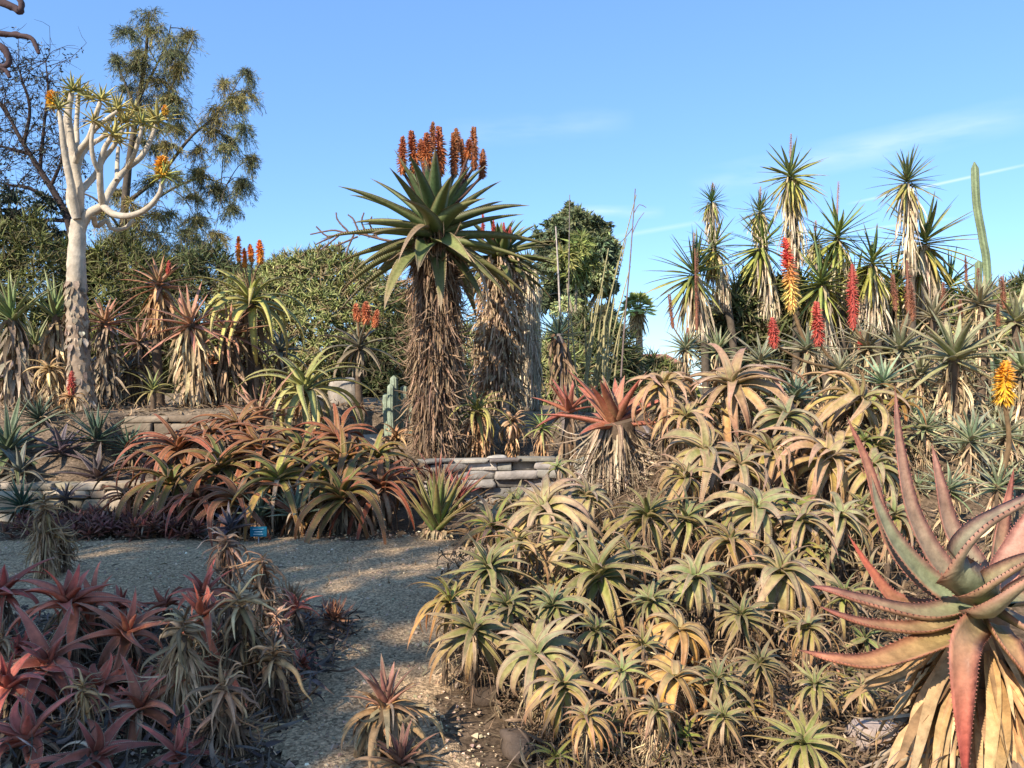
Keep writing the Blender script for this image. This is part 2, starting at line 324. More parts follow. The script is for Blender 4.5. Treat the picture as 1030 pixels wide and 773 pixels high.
def rosette(mb, c, L0, st, rnd, axis=(0, 0, 1), n=None, wmul=1.0):
    n = n or st['n']; i = np.arange(n); age = ((i + .5) / n) ** st['ap']
    R = axis_frame(axis)
    az = i * GA + rnd.uniform(0, 6.28) + rnd.normal(0, .12, n)
    phi0 = np.radians(st['phi'][0] + (st['phi'][1] - st['phi'][0]) * age + rnd.normal(0, st['pj'], n))
    bend = np.radians((st['bend'][0] + (st['bend'][1] - st['bend'][0]) * age) * rnd.uniform(.72, 1.25, n))
    L = L0 * st['lf'] * (st['lin'] + (1 - st['lin']) * np.minimum(1, age * 2)) * rnd.uniform(st['lj'], 1.1, n)
    Wd = L0 * st['lf'] * st['w'] * wmul * (0.75 + .25 * np.minimum(1, age * 2)) * rnd.uniform(.85, 1.12, n)
    P = np.asarray(c) + R[:, 2] * ((.5 - age) * st['spread'] * L0)[:, None] + (R @ (np.stack([np.cos(az), np.sin(az), 0 * az]) * Wd * .5)).T
    tint = np.exp(rnd.normal(0, st['tj'], 3) * arr(1, .6, 1) + rnd.normal(0, st['tj']))
    dead = (rnd.uniform(0, 1, n) < st['df']) & (age > .35); phi0 = phi0 + dead * .35; bend = bend + dead * .8; Wd = Wd * (1 - .45 * dead)
    leaf_set(mb, P, az, phi0, bend, L, Wd, R, [np.asarray(q) * tint for q in st['cols']], age, rnd, nS=st['nS'], kind=st['kind'], ch=st['ch'], th=st['th'], pw=st['pw'],
             roll=rnd.normal(0, st['rj'], n), roll1=rnd.normal(0, st['rj'] * 1.5, n), side=rnd.normal(0, st['side'], n), kp=st['kp'], mp=st['mp'], teeth=st['teeth'], jit=st['jit'], edge=st['edge'], dead=dead, wave=st['wv'])

def skirt_mesh(mb, top, bot, r0, r1, n, L, cols, rnd, w=.02, flare=(105, 150), curl=.9, nS=7, kind=3, toparc=1.0):
    """dead leaves hanging round a stem from top down to bot"""
    top, bot = np.asarray(top, float), np.asarray(bot, float)
    s = rnd.uniform(0, 1, n) ** 1.1; az = rnd.uniform(0, 2 * PI, n)
    rr = r0 + (r1 - r0) * s
    P = top + (bot - top) * s[:, None] + np.stack([np.cos(az) * rr, np.sin(az) * rr, 0 * az], 1) * .6
    phi0 = np.radians(rnd.uniform(flare[0], flare[1], n)); tgt = np.radians(rnd.uniform(168, 186, n))
    bend = (tgt - phi0) + (rnd.uniform(0, 1, n) ** 3) * curl * rnd.choice([-1, 1], n)
    LL = L * rnd.uniform(.6, 1.15, n)
    LL = np.minimum(LL, np.maximum((P[:, 2] - bot[2]) * 1.05 + .04, .08 * L + .03))
    leaf_set(mb, P, az + rnd.normal(0, .3, n), phi0, bend, LL, w * rnd.uniform(.5, 1.2, n), np.eye(3), cols, rnd.uniform(0, 1, n), rnd,
             nS=nS, kind=kind, ch=.35, th=.2, pw=.55, roll=rnd.normal(0, .5, n), roll1=rnd.normal(0, 1.3, n), side=rnd.normal(0, .5, n), jit=.28, kp=1.6, mp=.8, wave=.25)

def spike(parent, org, c0, p0, p1, r, cols, rnd, stalk_col=(.16, .10, .05), stalk_r=.012, dens=1.0, part='flower_spike', open_=True):
    """a raceme from p0 up to p1 on a stalk that starts at c0"""
    c0, p0, p1 = map(lambda a: np.asarray(a, float), (c0, p0, p1))
    ax = p1 - p0; ln = np.linalg.norm(ax); R = axis_frame(ax)
    n = max(40, int(dens * 300)); s = np.sort(rnd.uniform(0, 1, n)); az = np.arange(n) * GA + rnd.normal(0, .25, n)
    ax2 = np.cross(ax, rnd.normal(0, 1, 3)); ax2 *= .06 * ln / (np.linalg.norm(ax2) + 1e-9)
    env = np.sqrt(np.clip(1 - s ** 2.2, .06, 1)) * np.minimum(1, .55 + 3 * s)
    phi0 = np.radians((138 - 95 * s) if open_ else (80 - 50 * s)) + rnd.normal(0, .1, n)
    P = p0 + ax * s[:, None] + ax2 * (s ** 2)[:, None]
    mb = MB(); c = np.asarray(cols, float)
    leaf_set(mb, P, az, phi0, np.radians(np.full(n, 25.)), r * env * rnd.uniform(.75, 1.25, n) * (1.15 if open_ else 1.4), r * (.105 + 0 * s),
             R, (c[0], c[0] * 1.1, c[1], c[1] * 1.1), sstep(.25, .7, s), rnd, nS=4, kind=4, ch=.3, th=1.0, kp=2.5, mp=.6, base=.6, jit=.15)
    tube(mb, np.stack([p0, p1]), [r * .5, r * .2], c.mean(0) * .7, 6)
    o = mb.build(part, M_FLOWER, parent, org)
    ms = MB(); mid = (c0 + p0) / 2 + rnd.normal(0, .04, 3) * np.linalg.norm(p0 - c0)
    tube(ms, catmull([c0, mid, p0 + ax * .05], 7), np.linspace(stalk_r * 1.2, stalk_r, 7), stalk_col, 6)
    ms.build('stalk', M_DRY, o, (0, 0, 0) if False else org)
    return o

def aloe(px, py, D, Rp, st, label, group=None, name='aloe', cat='aloe', tilt=(0, -.25), skirt=None, stem=None, flowers=(), n=None, wmul=1.0, basepx=None, under=None):
    rnd = rng_of(label + '%d,%d' % (px, py)); c = W(px, py, D); L0 = Rp / F * D; S = ST[st]
    ax = arr(tilt[0] + rnd.normal(0, .05), tilt[1] + rnd.normal(0, .05), 1)
    if basepx is None: bx, by = c[0] - ax[0] * .1, c[1] - ax[1] * .15
    else: q = W(basepx, py, D); bx, by = q[0], q[1] + .02
    bz = gz(bx, by)
    if c[2] < bz + .05: c = arr(c[0], c[1], bz + .05)
    base = arr(bx, by, bz); e = thing(name, base, label, cat, group)
    mb = MB(); rosette(mb, c, L0, S, rnd, ax, n, wmul); mb.build('leaves', M_LEAF, e, base)
    if under:
        mu = MB(); rosette(mu, c - arr(0, 0, under[2] * L0), L0 * under[1], ST[under[0]], rnd, ax); mu.build('withered_leaves', M_DRY, e, base)
    sr = stem or max(.012, L0 * .09)
    ht = c[2] - bz
    P = catmull([base - arr(0, 0, .06), base + (c - base) * .5 + arr(rnd.normal(0, .03) * ht, rnd.normal(0, .03) * ht, 0), c], 8)
    ms = MB(); tube(ms, P, np.linspace(sr * 1.15, sr * .9, 8), (.13, .09, .06), 8, rnd, .1); ms.build('stem', M_BARK, e, base)
    if skirt:
        k = dict(n=60, len=.8, span=None, cols=STRAW, r=1.0, w=.05, curl=.9, flare=(105, 150)); k.update(skirt)
        span = min(ht - .01, k['span'] / F * D) if k['span'] else ht - .01
        if span > .03:
            f = span / max(ht, 1e-3); top = c - ax / np.linalg.norm(ax) * S['spread'] * L0 * .3; bot = c + (base - c) * f
            mk = MB(); skirt_mesh(mk, top, bot, sr * k['r'], sr * k['r'], k['n'], L0 * k['len'], k['cols'], rnd, L0 * k['w'], k['flare'], k['curl'])
            mk.build('dead_leaves', M_DRY, e, base)
    for f in flowers:     # (px0, py0, px1, py1, rpx, cols[, dD])
        dd = f[6] if len(f) > 6 else 0
        spike(e, base, c, W(f[0], f[1], D + dd), W(f[2], f[3], D + dd), f[4] / F * D, f[5], rnd, stalk_r=max(.006, f[4] / F * D * .2))
    return e

ORANGE = ((.78, .30, .03), (.68, .18, .03)); RED = ((.46, .075, .05), (.50, .10, .075)); YEL = ((.75, .42, .03), (.68, .30, .03))
BRNF = ((.32, .12, .06), (.26, .12, .08)); REDYEL = ((.78, .55, .14), (.55, .07, .05)); CORAL = ((.58, .19, .08), (.50, .17, .09))
SHADEF = ((.30, .09, .03), (.28, .10, .035))  # darker orange with shade painted in, for the giant aloe's off-sun flower spikes

def leaf_clump(ml, mt, c, rr, nt, nl, LL, LW, rnd, col, droop=.35, twig_r=.01, tcol=(.09, .07, .05), s0=.15, fan=None, jit=.25):
    """twigs out of c filling an ellipsoid rr, each carrying nl leaves"""
    rr = np.asarray(rr, float); c = np.asarray(c, float)
    d = rnd.normal(0, 1, (nt, 3)); d /= np.linalg.norm(d, axis=1)[:, None]
    if fan is not None: d = d + np.asarray(fan); d /= np.linalg.norm(d, axis=1)[:, None]
    rl = rnd.uniform(.55, 1.05, nt)
    end = d * rr * rl[:, None]
    for k in range(nt):
        s = np.linspace(0, 1, 4)[:, None]; P = c + end[k] * s - arr(0, 0, 1) * (droop * np.linalg.norm(rr) * .5 * s ** 2)
        if mt is not None: tube(mt, P, np.linspace(twig_r, twig_r * .3, 4), tcol, 3)
    k = np.repeat(np.arange(nt), nl); s = rnd.uniform(s0, 1.05, len(k))[:, None]
    P = c + end[k] * s - arr(0, 0, 1) * (droop * np.linalg.norm(rr) * .5 * s ** 2) + rnd.normal(0, .05, (len(k), 3)) * rr
    dd = d[k] * .6 + rnd.normal(0, .55, (len(k), 3)) - arr(0, 0, 1) * droop; dd /= np.linalg.norm(dd, axis=1)[:, None]
    u = rnd.normal(0, 1, (len(k), 3)); b = np.cross(dd, u); b /= np.linalg.norm(b, axis=1)[:, None]
    l = LL * rnd.uniform(.6, 1.3, len(k))[:, None]; w = LW * rnd.uniform(.7, 1.2, len(k))[:, None]
    V = np.stack([P, P + dd * l * .45 + b * w, P + dd * l, P + dd * l * .45 - b * w], 1)
    cl = np.asarray(col, float) * np.exp(rnd.normal(0, .18)) * np.exp(rnd.normal(0, jit, (len(k), 1))) * (1 + rnd.normal(0, .08, (len(k), 3)))
    ml.add(V, np.repeat(cl[:, None], 4, 1), np.arange(len(k) * 4).reshape(-1, 4))

def mound(name, label, cat, px, py, rx, ry, D, n, LL, cols, group=None, depth=.7, nb=10, floor=-.95, w=.06, lmp=.10):
    """a dense shrub of many small leaf tufts over a domed body, on several stems"""
    rnd = rng_of(label); c = W(px, py, D); rx, ry = rx / F * D, ry / F * D; rd = max(rx, ry) * depth
    base = arr(c[0], c[1], gz(c[0], c[1])); e = thing(name, base, label, cat, group)
    d = rnd.normal(0, 1, (n * 2, 3)); d /= np.linalg.norm(d, axis=1)[:, None]; d = d[(d[:, 2] > floor) & (d[:, 1] < .6)][:n]
    k = len(d); lump = 1 + lmp * np.sin(d[:, 0] * 5 + 1) * np.cos(d[:, 2] * 6) + .7 * lmp * np.sin(d[:, 0] * 11 + d[:, 1] * 7)
    rl = np.where(rnd.uniform(0, 1, k) < .25, rnd.uniform(.45, .8, k), rnd.uniform(.82, 1.0, k)) * lump
    P = c + d * arr(rx, rd, ry) * rl[:, None]
    P[:, 2] = np.maximum(P[:, 2], hgt(P[:, 0], P[:, 1]) + .05)
    out = d * arr(.8, .8, .5) + rnd.normal(0, .35, (k, 3)) + arr(0, 0, .45)
    mb = MB(); dead = rnd.uniform(0, 1, k)
    for j in range(k):
        R = axis_frame(out[j]); a = np.arange(nb) * GA + rnd.uniform(0, 6); age = (np.arange(nb) + .5) / nb
        cc = cols[0] if dead[j] > .22 else cols[1]
        leaf_set(mb, np.repeat(P[j][None], nb, 0), a, np.radians(10 + 80 * age), np.radians(20 + 40 * age), LL * rnd.uniform(.45, 1.4, nb), np.full(nb, LL * w), R, cc, age, rnd,
                 nS=4, kind=3, ch=.4, jit=.25, kp=1.3)
    mb.build('foliage', M_FAR, e, base)
    ms = MB()
    for j in range(9):
        q = c + arr(rnd.uniform(-.6, .6) * rx, rnd.uniform(-.3, .3) * rd, rnd.uniform(-.1, .5) * ry)
        b0 = base + arr(rnd.uniform(-.4, .4) * rx, rnd.uniform(-.2, .2) * rd, -.1)
        tube(ms, catmull([b0, (b0 + q) / 2 + rnd.normal(0, .1, 3) * rx, q], 6), np.linspace(.09, .03, 6), (.07, .055, .045), 6)
    ms.build('stems', M_BARK, e, base)
    return e
# ================================================================== SETTING
def build_ground():
    fx = np.concatenate([[-900, -500, -250, -120, -70, -45, -32, -24, -19, -16.5], np.arange(-15, 15.01, .1), [16.5, 19, 24, 32, 45, 70, 120, 250, 500, 900]])
    fy = np.concatenate([[-900, -300, -100, -45, -24, -14, -8, -4, -1, .8], np.arange(2, 20.01, .1), [21, 22, 24, 27, 31, 36, 45, 60, 80, 120, 250, 500, 900]])
    X, Y = np.meshgrid(fx, fy); Z = hgt(X, Y)
    rnd = rng_of('ground'); near = (np.abs(X) < 15) & (Y > 2) & (Y < 20)
    Z = Z + near * rnd.normal(0, .006, X.shape)
    V = np.stack([X, Y, Z], -1); C = np.empty(V.shape); C[:] = (.125, .085, .052)
    up = sstep(0, .6, Y - y_upper(X)) * (X < 1); C += up[..., None] * (arr(.24, .185, .125) - C) * .9
    mid = sstep(.2, .5, Y - y_wall(X)) * (1 - up) * (X < 1.5); C += mid[..., None] * (arr(.15, .11, .075) - C) * .8
    back = 1 - sstep(1.0, 2.6, Y); C += back[..., None] * (arr(.38, .28, .17) - C)  # unseen ground behind the camera, paled to bounce warm light into the shade
    far = sstep(18, 26, np.hypot(X, Y)); C += (far * (1 - .8 * back))[..., None] * (arr(.12, .10, .055) - C)
    mb = MB(); r, c = X.shape; ix = np.arange(r * c).reshape(r, c)
    mb.add(V, C.reshape(-1, 3), np.stack([ix[:-1, :-1], ix[:-1, 1:], ix[1:, 1:], ix[1:, :-1]], -1).reshape(-1, 4))
    tag(mb.build('ground', M_GROUND), 'bare brown soil of the garden beds and terraces', None, kind='structure')
    # gravel path: lies 1 cm above the soil, its own irregular edge
    gx, gy = np.arange(-9, 2.6, .05), np.arange(.6, 9.6, .05)
    X, Y = np.meshgrid(gx, gy); wob = .12 * np.sin(Y * 2.7 + 1) + .07 * np.sin(Y * 6.1) + .04 * np.sin(X * 9 + Y * 3)
    xr = x_edge(Y) + wob - .04 + .30 * np.exp(-((Y - 6.1) / .55) ** 2)
    yb = np.minimum(y_wall(X) - .30 + .06 * np.sin(X * 4), np.interp(X, [-9, -4.6, -4.0, -.6, 0], [8.2, 8.3, 8.25, 8.35, 7.4]) + .1 * np.sin(X * 5))
    xl = np.interp(Y, [0, 3.2, 4.2, 5.4, 6.1, 7, 9.6], [-.85, -.95, -1.25, -2.0, -9, -9, -9]) + wob
    ok = (X < xr) & (Y < yb) & (X > xl)
    Z = hgt(X, Y) + .012 + rnd.normal(0, .003, X.shape)
    edge = ok & ~(np.roll(ok, 1, 0) & np.roll(ok, -1, 0) & np.roll(ok, 1, 1) & np.roll(ok, -1, 1)); Z[edge] -= .03
    r, c = X.shape; ix = np.arange(r * c).reshape(r, c)
    cell = ok[:-1, :-1] & ok[:-1, 1:] & ok[1:, 1:] & ok[1:, :-1]
    Q = np.stack([ix[:-1, :-1], ix[:-1, 1:], ix[1:, 1:], ix[1:, :-1]], -1)[cell]
    us, inv = np.unique(Q, return_inverse=True)
    V = np.stack([X, Y, Z], -1).reshape(-1, 3)[us]
    n = np.sin(V[:, 0] * 2.2 + 1) * np.sin(V[:, 1] * 1.7) * .12 + 1
    C = arr(.45, .305, .17) * n[:, None]
    mb = MB(); mb.add(V, C, inv.reshape(-1, 4))
    tag(mb.build('gravel_path', M_GRAVEL), 'grey gravel path winding between the aloe beds', None, kind='structure')
    # loose stones lying on it
    k = 24000; px = rnd.uniform(-6.5, 1.2, k * 2); py = 2.6 + 6.2 * rnd.uniform(0, 1, k * 2) ** 1.5
    keep = px < x_edge(py) + .0; px, py = px[keep][:k], py[keep][:k]; k = len(px)
    sz = .005 + .013 * rnd.uniform(0, 1, k) ** 4 + .018 * (rnd.uniform(0, 1, k) > .992)
    O = np.array([(1, 0, 0), (-.5, .87, 0), (-.5, -.87, 0), (.3, .3, .7), (-.5, 0, .6)], float)
    a = rnd.uniform(0, 6.28, k); S = O[None] * (1 + rnd.normal(0, .22, (k, 5, 1))) * sz[:, None, None]
    V = np.stack([S[..., 0] * np.cos(a)[:, None] - S[..., 1] * np.sin(a)[:, None], S[..., 0] * np.sin(a)[:, None] + S[..., 1] * np.cos(a)[:, None], S[..., 2]], -1)
    V += np.stack([px, py, hgt(px, py) + .010], -1)[:, None]
    T = np.array([(0, 1, 3), (1, 4, 3), (1, 2, 4), (2, 0, 3), (2, 3, 4)])
    col = arr(.44, .32, .20) * np.exp(rnd.normal(0, .35, (k, 1))) * (1 + rnd.normal(0, .06, (k, 3)))
    mb = MB(); mb.add(V, np.repeat(col[:, None], 5, 1), tris=(T[None] + np.arange(k)[:, None, None] * 5).reshape(-1, 3))
    tag(mb.build('gravel', M_STONE, smooth=False), 'loose grey pebbles scattered over the path', 'gravel', kind='stuff')
build_ground()

def stone_wall(label, path, zb, zt, seed, name='stone_wall', cols=(.34, .28, .21), thick=.26, sub=(.10, .28)):
    rnd = rng_of(seed); mb = MB(); path = np.asarray(path, float)
    seg = np.linalg.norm(np.diff(path, axis=0), axis=1); cum = np.concatenate([[0], np.cumsum(seg)]); tot = cum[-1]
    z = zb
    while z < zt - .02:
        hh = min(rnd.uniform(.10, .17), zt - z + .01); s = -rnd.uniform(0, .3)
        while s < tot:
            ln = rnd.uniform(.16, .62); m = min(max(s + ln / 2, 0), tot)
            x = np.interp(m, cum, path[:, 0]); y = np.interp(m, cum, path[:, 1])
            x2 = np.interp(min(m + .05, tot), cum, path[:, 0]); y2 = np.interp(min(m + .05, tot), cum, path[:, 1])
            x1 = np.interp(max(m - .05, 0), cum, path[:, 0]); y1 = np.interp(max(m - .05, 0), cum, path[:, 1])
            rot = math.atan2(y2 - y1, x2 - x1)
            c = np.asarray(cols) * np.exp(rnd.normal(0, .22)) * (1 + rnd.normal(0, .02, 3))
            rock(mb, (x, y + rnd.normal(0, .03), z + hh / 2 + rnd.normal(0, .006)), (ln - .006, thick * rnd.uniform(.85, 1.1), hh - .006), c, rnd, p=rnd.uniform(.09, .16), rot=rot + rnd.normal(0, .05), amp=.13)
            s += ln
        z += hh
    o0 = path[len(path) // 2]
    return tag(mb.build(name, M_STONE, None, (o0[0], o0[1], zb)), label, 'wall')
xs = np.linspace(-6.9, -3.4, 14); stone_wall('low dry stone retaining wall of pale blocks behind the dark red ground cover', np.stack([xs, y_wall(xs) + .05], 1), -.06, .43, 'w1', cols=(.36, .29, .20))
xs = np.linspace(-1.0, 1.3, 9); stone_wall('low grey stone wall behind the shaggy giant tree aloe', np.stack([xs, y_wall(xs) + .05], 1), -.06, .60, 'w2', cols=(.29, .26, .21))
xs = np.linspace(-5.25, -3.9, 7); stone_wall('upper stacked stone wall under the sandy terrace', np.stack([xs, y_upper(xs) + .04], 1), .38, 1.15, 'w3', cols=(.27, .21, .145))
def boulder(px, py, D, sz, col, label, rot=.3, group=None):
    rnd = rng_of(label); c = W(px, py, D); mb = MB(); c[2] = max(c[2], gz(c[0], c[1]) + sz[2] * .3)
    c[2] = min(c[2], gz(c[0], c[1]) + sz[2] * .42)
    rock(mb, c, sz, col, rnd, p=.55, rot=rot, amp=.14)
    tag(mb.build('boulder', M_STONE, None, (c[0], c[1], c[2] - sz[2] / 2)), label, 'rock', group)
for p in [(338, 432, 11.9, (.5, .36, .26), (.44, .37, .28), 'broad pale boulder below the drooping yellow-green aloe'),
          (318, 420, 12.3, (.4, .3, .25), (.45, .38, .29), 'small tan boulder behind the broad pale one'),
          (372, 427, 12.2, (.5, .35, .26), (.42, .36, .28), 'flat tan boulder beside the pale cactus columns'),
          (162, 417, 11.3, (.34, .3, .13), (.40, .34, .26), 'flat pale stone capping the end of the upper wall'),
          (214, 421, 11.4, (.45, .3, .2), (.40, .34, .26), 'rough stone at the sandy terrace rim'),
          (207, 531, 8.6, (.32, .2, .15), (.24, .22, .2), 'grey stone at the path edge by the red ground cover'),
          (346, 376, 13.4, (.5, .4, .5), (.36, .31, .25), 'upright pale boulder behind the grey drooping aloe'),
          (878, 686, 3.55, (.22, .16, .12), (.42, .33, .28), 'pinkish stone lying under the giant red-edged aloe'),
          (614, 398, 8.9, (.4, .3, .3), (.46, .42, .36), 'white stone half seen behind the upright red aloe'),
          (520, 742, 3.45, (.12, .22, .10), (.12, .085, .06), 'dark brown rounded stone edging the path'),
          (486, 700, 4.05, (.14, .2, .10), (.13, .09, .06), 'dark stone at the path edge under the green rosettes'),
          (500, 448, 11.4, (.3, .25, .18), (.46, .42, .36), 'whitish lump of rock on top of the grey wall')]:
    boulder(*p)

# ---------------------------------------------------------------- far houses
def house(px0, px1, pyt, D, label, deep=7, roof_h=.9):
    a, b = W(px0, pyt, D), W(px1, pyt, D); wd = b[0] - a[0]; base = arr((a[0] + b[0]) / 2, D + deep / 2, .4)
    e = thing('house', base, label, 'house')
    def box(mb, x0, x1, y0, y1, z0, z1, col):
        V = [(x, y, z) for z in (z0, z1) for y in (y0, y1) for x in (x0, x1)]
        mb.add(V, col, [(0, 2, 3, 1), (4, 5, 7, 6), (0, 1, 5, 4), (2, 6, 7, 3), (0, 4, 6, 2), (1, 3, 7, 5)])
    mb = MB(); box(mb, a[0], b[0], D, D + deep, -.5, a[2], (.78, .74, .68)); mb.build('walls', M_PAINT, e, base, smooth=False)
    mb = MB(); o = .4
    V = [(a[0] - o, D - o, a[2]), (b[0] + o, D - o, a[2]), (b[0] + o, D + deep + o, a[2]), (a[0] - o, D + deep + o, a[2]), (a[0] + wd * .12, D + deep / 2, a[2] + roof_h), (b[0] - wd * .12, D + deep / 2, a[2] + roof_h)]
    mb.add(V, (.38, .15, .10), quads=[(0, 1, 5, 4), (2, 3, 4, 5), (3, 2, 1, 0)], tris=[(1, 2, 5), (3, 0, 4)]); mb.build('roof', M_PAINT, e, base, smooth=False)
    for k in range(3):
        x = a[0] + wd * (.2 + .3 * k); mb = MB(); box(mb, x - .5, x + .5, D - .06, D + .1, a[2] - 2.2, a[2] - .9, (.05, .06, .07)); w = mb.build('window', M_PAINT, e, base, smooth=False)
        mf = MB(); box(mf, x - .62, x + .62, D - .1, D - .005, a[2] - 2.36, a[2] - 2.2, (.7, .68, .64)); mf.build('sill', M_PAINT, w, base, smooth=False)
house(968, 1068, 306, 42, 'white house with a low red tiled roof beyond the cactus column')
house(640, 682, 366, 60, 'small white house with a red roof far off below the palm', deep=5, roof_h=.8)

# ---------------------------------------------------------------- trees
def poly(px, D): return np.array([W(p[0], p[1], D + (p[2] if len(p) > 2 else 0)) for p in px])
def tree(name, label, cat, D, trunk, tr, limbs, clumps, LL, LW, cols, group=None, nt=14, nl=40, droop=.3, bark=(.10, .08, .06), twig_r=.012, fan=None, mat=None, to_ground=True, thick=(.35, .3)):
    rnd = rng_of(label); T = poly(trunk, D)
    g = gz(T[0][0], T[0][1]); base = arr(T[0][0], T[0][1], g)
    if to_ground: T = np.concatenate([[base - arr(0, 0, .15)], T])
    e = thing(name, base, label, cat, group); mt = MB()
    P = catmull(T, 24); tube(mt, P, np.linspace(tr[0], tr[1], 24) / F * D, bark, 9, rnd, .06)
    sk = [P]
    for L in limbs:
        r0 = L[0] / F * D; Q = catmull(poly(L[1:], D), 16); tube(mt, Q, np.linspace(r0, r0 * .3, 16), bark, 7, rnd, .05); sk.append(Q)
    S = np.concatenate(sk); ml = MB(); mtw = MB()
    for cl in clumps:
        dd = cl[4] if len(cl) > 4 else rnd.normal(0, .05) * D * .6
        c = W(cl[0], cl[1], D + dd); rx, ry = cl[2] / F * D, cl[3] / F * D
        j = np.argmin(np.linalg.norm(S - c, axis=1) + .5 * np.maximum(0, S[:, 2] - c[2])); a = S[j]
        mid = (a + c) / 2 + arr(0, 0, .12 * np.linalg.norm(c - a)); tube(mtw, catmull([a, mid, c], 7), np.linspace(twig_r * 3, twig_r, 7), bark, 5)
        dens = cl[5] if len(cl) > 5 else 1
        leaf_clump(ml, mtw, c, (rx, (rx + ry) / 2, ry), int(nt * dens) + 2, nl, LL, LW, rnd, cols[rnd.integers(len(cols))], droop, twig_r, bark, fan=fan)
    mt.build('trunk', mat or M_BARK, e, base); mtw.build('twigs', M_BARK, e, base); ml.build('crown', M_FAR, e, base)
    return e

FEATH = [(.16, .155, .06), (.22, .19, .065), (.12, .125, .055), (.26, .21, .07)]
_f = rng_of('wisps')
WISPS = [(x + _f.normal(0, 7), y + _f.normal(0, 6), r * _f.uniform(.9, 1.5), r * _f.uniform(.7, 1.1)) for x, y, r in [(150, 30, 20), (135, 55, 18), (158, 60, 20), (175, 55, 16), (188, 66, 12), (128, 75, 16), (150, 85, 20), (168, 98, 18), (140, 118, 18), (165, 118, 18), (150, 150, 20), (175, 150, 16), (206, 132, 16), (222, 102, 16), (238, 90, 16), (236, 138, 16), (245, 112, 12), (190, 168, 16), (215, 172, 18), (240, 172, 14), (160, 200, 20), (185, 215, 18), (205, 208, 16), (225, 196, 14), (140, 218, 18), (120, 225, 18), (160, 238, 22), (185, 246, 18), (205, 240, 14), (110, 200, 14)] ]
tree('feathery_tree', 'tall feathery tree with airy drooping olive sprays behind the white-stemmed quiver tree', 'tree', 25,
     [(128, 330), (124, 250), (128, 180), (138, 110), (146, 60), (150, 12)], (6, 1),
     [(2.2, (126, 205), (160, 178), (190, 140), (215, 118), (232, 96)), (1.8, (125, 225), (165, 195), (200, 180), (228, 186)), (1.5, (132, 150), (160, 110), (185, 62), (196, 38)),
      (1.3, (138, 115), (120, 70), (112, 52)), (1.3, (140, 100), (165, 50), (172, 25)), (1.6, (125, 235), (95, 200), (60, 190))],
     [(150, 14, 26, 20), (172, 38, 30, 18), (130, 32, 16, 14), (140, 62, 28, 22), (168, 76, 26, 20), (118, 58, 12, 14), (148, 100, 24, 20), (176, 100, 18, 14), (128, 88, 16, 14), (190, 34, 14, 10),
      (158, 126, 22, 16), (138, 140, 20, 18), (180, 128, 14, 10), (226, 84, 18, 18), (250, 72, 16, 14), (238, 106, 20, 18), (214, 120, 18, 14), (246, 128, 14, 14), (226, 148, 20, 16), (200, 150, 16, 14), (252, 160, 10, 14),
      (240, 186, 22, 16), (216, 190, 18, 12), (196, 198, 18, 14), (175, 176, 18, 14), (232, 208, 14, 12), (150, 180, 20, 16), (170, 215, 22, 14), (190, 232, 20, 12), (145, 235, 30, 18), (172, 248, 26, 14), (115, 240, 26, 18), (150, 258, 40, 16), (100, 215, 18, 14), (132, 205, 20, 18)] + WISPS,
       .17, .0085, FEATH, nt=26, nl=36, droop=.75, twig_r=.006)
def bare_tree():
    label = 'dark sparse-leaved tree with a fine mesh of twigs behind the quiver tree'; rnd = rng_of(label); D = 21
    e0 = W(78, 300, D); base = arr(e0[0], D, gz(e0[0], D)); e = thing('sparse_tree', base, label, 'tree')
    mt = MB(); ml = MB(); bark = (.055, .04, .035)
    main = [[(82, 330), (72, 236), (58, 200), (36, 165), (18, 135), (4, 105)], [(60, 205), (30, 190), (8, 186), (-15, 180)], [(40, 172), (44, 130), (48, 90), (46, 62)], [(30, 155), (10, 150), (-20, 140)],
            [(24, 145), (30, 110), (22, 80), (18, 66)], [(66, 222), (40, 222), (15, 228), (-10, 240)], [(12, 122), (-5, 95), (-10, 70)], [(50, 190), (62, 160), (60, 130)]]
    for i, m in enumerate(main):
        P = catmull(poly(m, D), 16); r = (5 if i == 0 else 2.2) / F * D
        if i == 0: P[0][2] = base[2] - .1
        tube(mt, P, np.linspace(r, r * .25, 16), bark, 6)
        for k in range(30 if i else 44):
            a = P[rnd.integers(3, 16)]; d = rnd.normal(0, 1, 3) * arr(1, .6, .9) + arr(0, 0, .35); d /= np.linalg.norm(d); l = rnd.uniform(.4, 1.25)
            Q = catmull([a, a + d * l * .5 + rnd.normal(0, .08, 3), a + d * l + rnd.normal(0, .15, 3) - arr(0, 0, .1)], 6); tube(mt, Q, np.linspace(.012, .005, 6), bark, 3)
            for q in Q[2:]:
                d2 = rnd.normal(0, 1, 3); d2 /= np.linalg.norm(d2); tube(mt, [q, q + d2 * .18, q + d2 * .36 + rnd.normal(0, .06, 3)], [.006, .005, .003], bark, 3)
                if rnd.uniform() < .42 : leaf_clump(ml, None, q, (.2, .2, .2), 2, 4, .10, .02, rnd, (.065, .07, .055), .2)
    for (x, y, rx, ry) in [(20, 215, 30, 12), (45, 205, 22, 14), (10, 195, 20, 12), (35, 230, 30, 10), (5, 225, 22, 12), (58, 235, 22, 10), (-8, 205, 20, 20)]:
        leaf_clump(ml, mt, W(x, y, D + rnd.normal(0, .4)), (rx / F * D, .6, ry / F * D), 12, 34, .16, .03, rnd, (.05, .062, .04), .25, .008, bark)
    mt.build('trunk', M_BARK, e, base); ml.build('crown', M_FAR, e, base)
bare_tree()

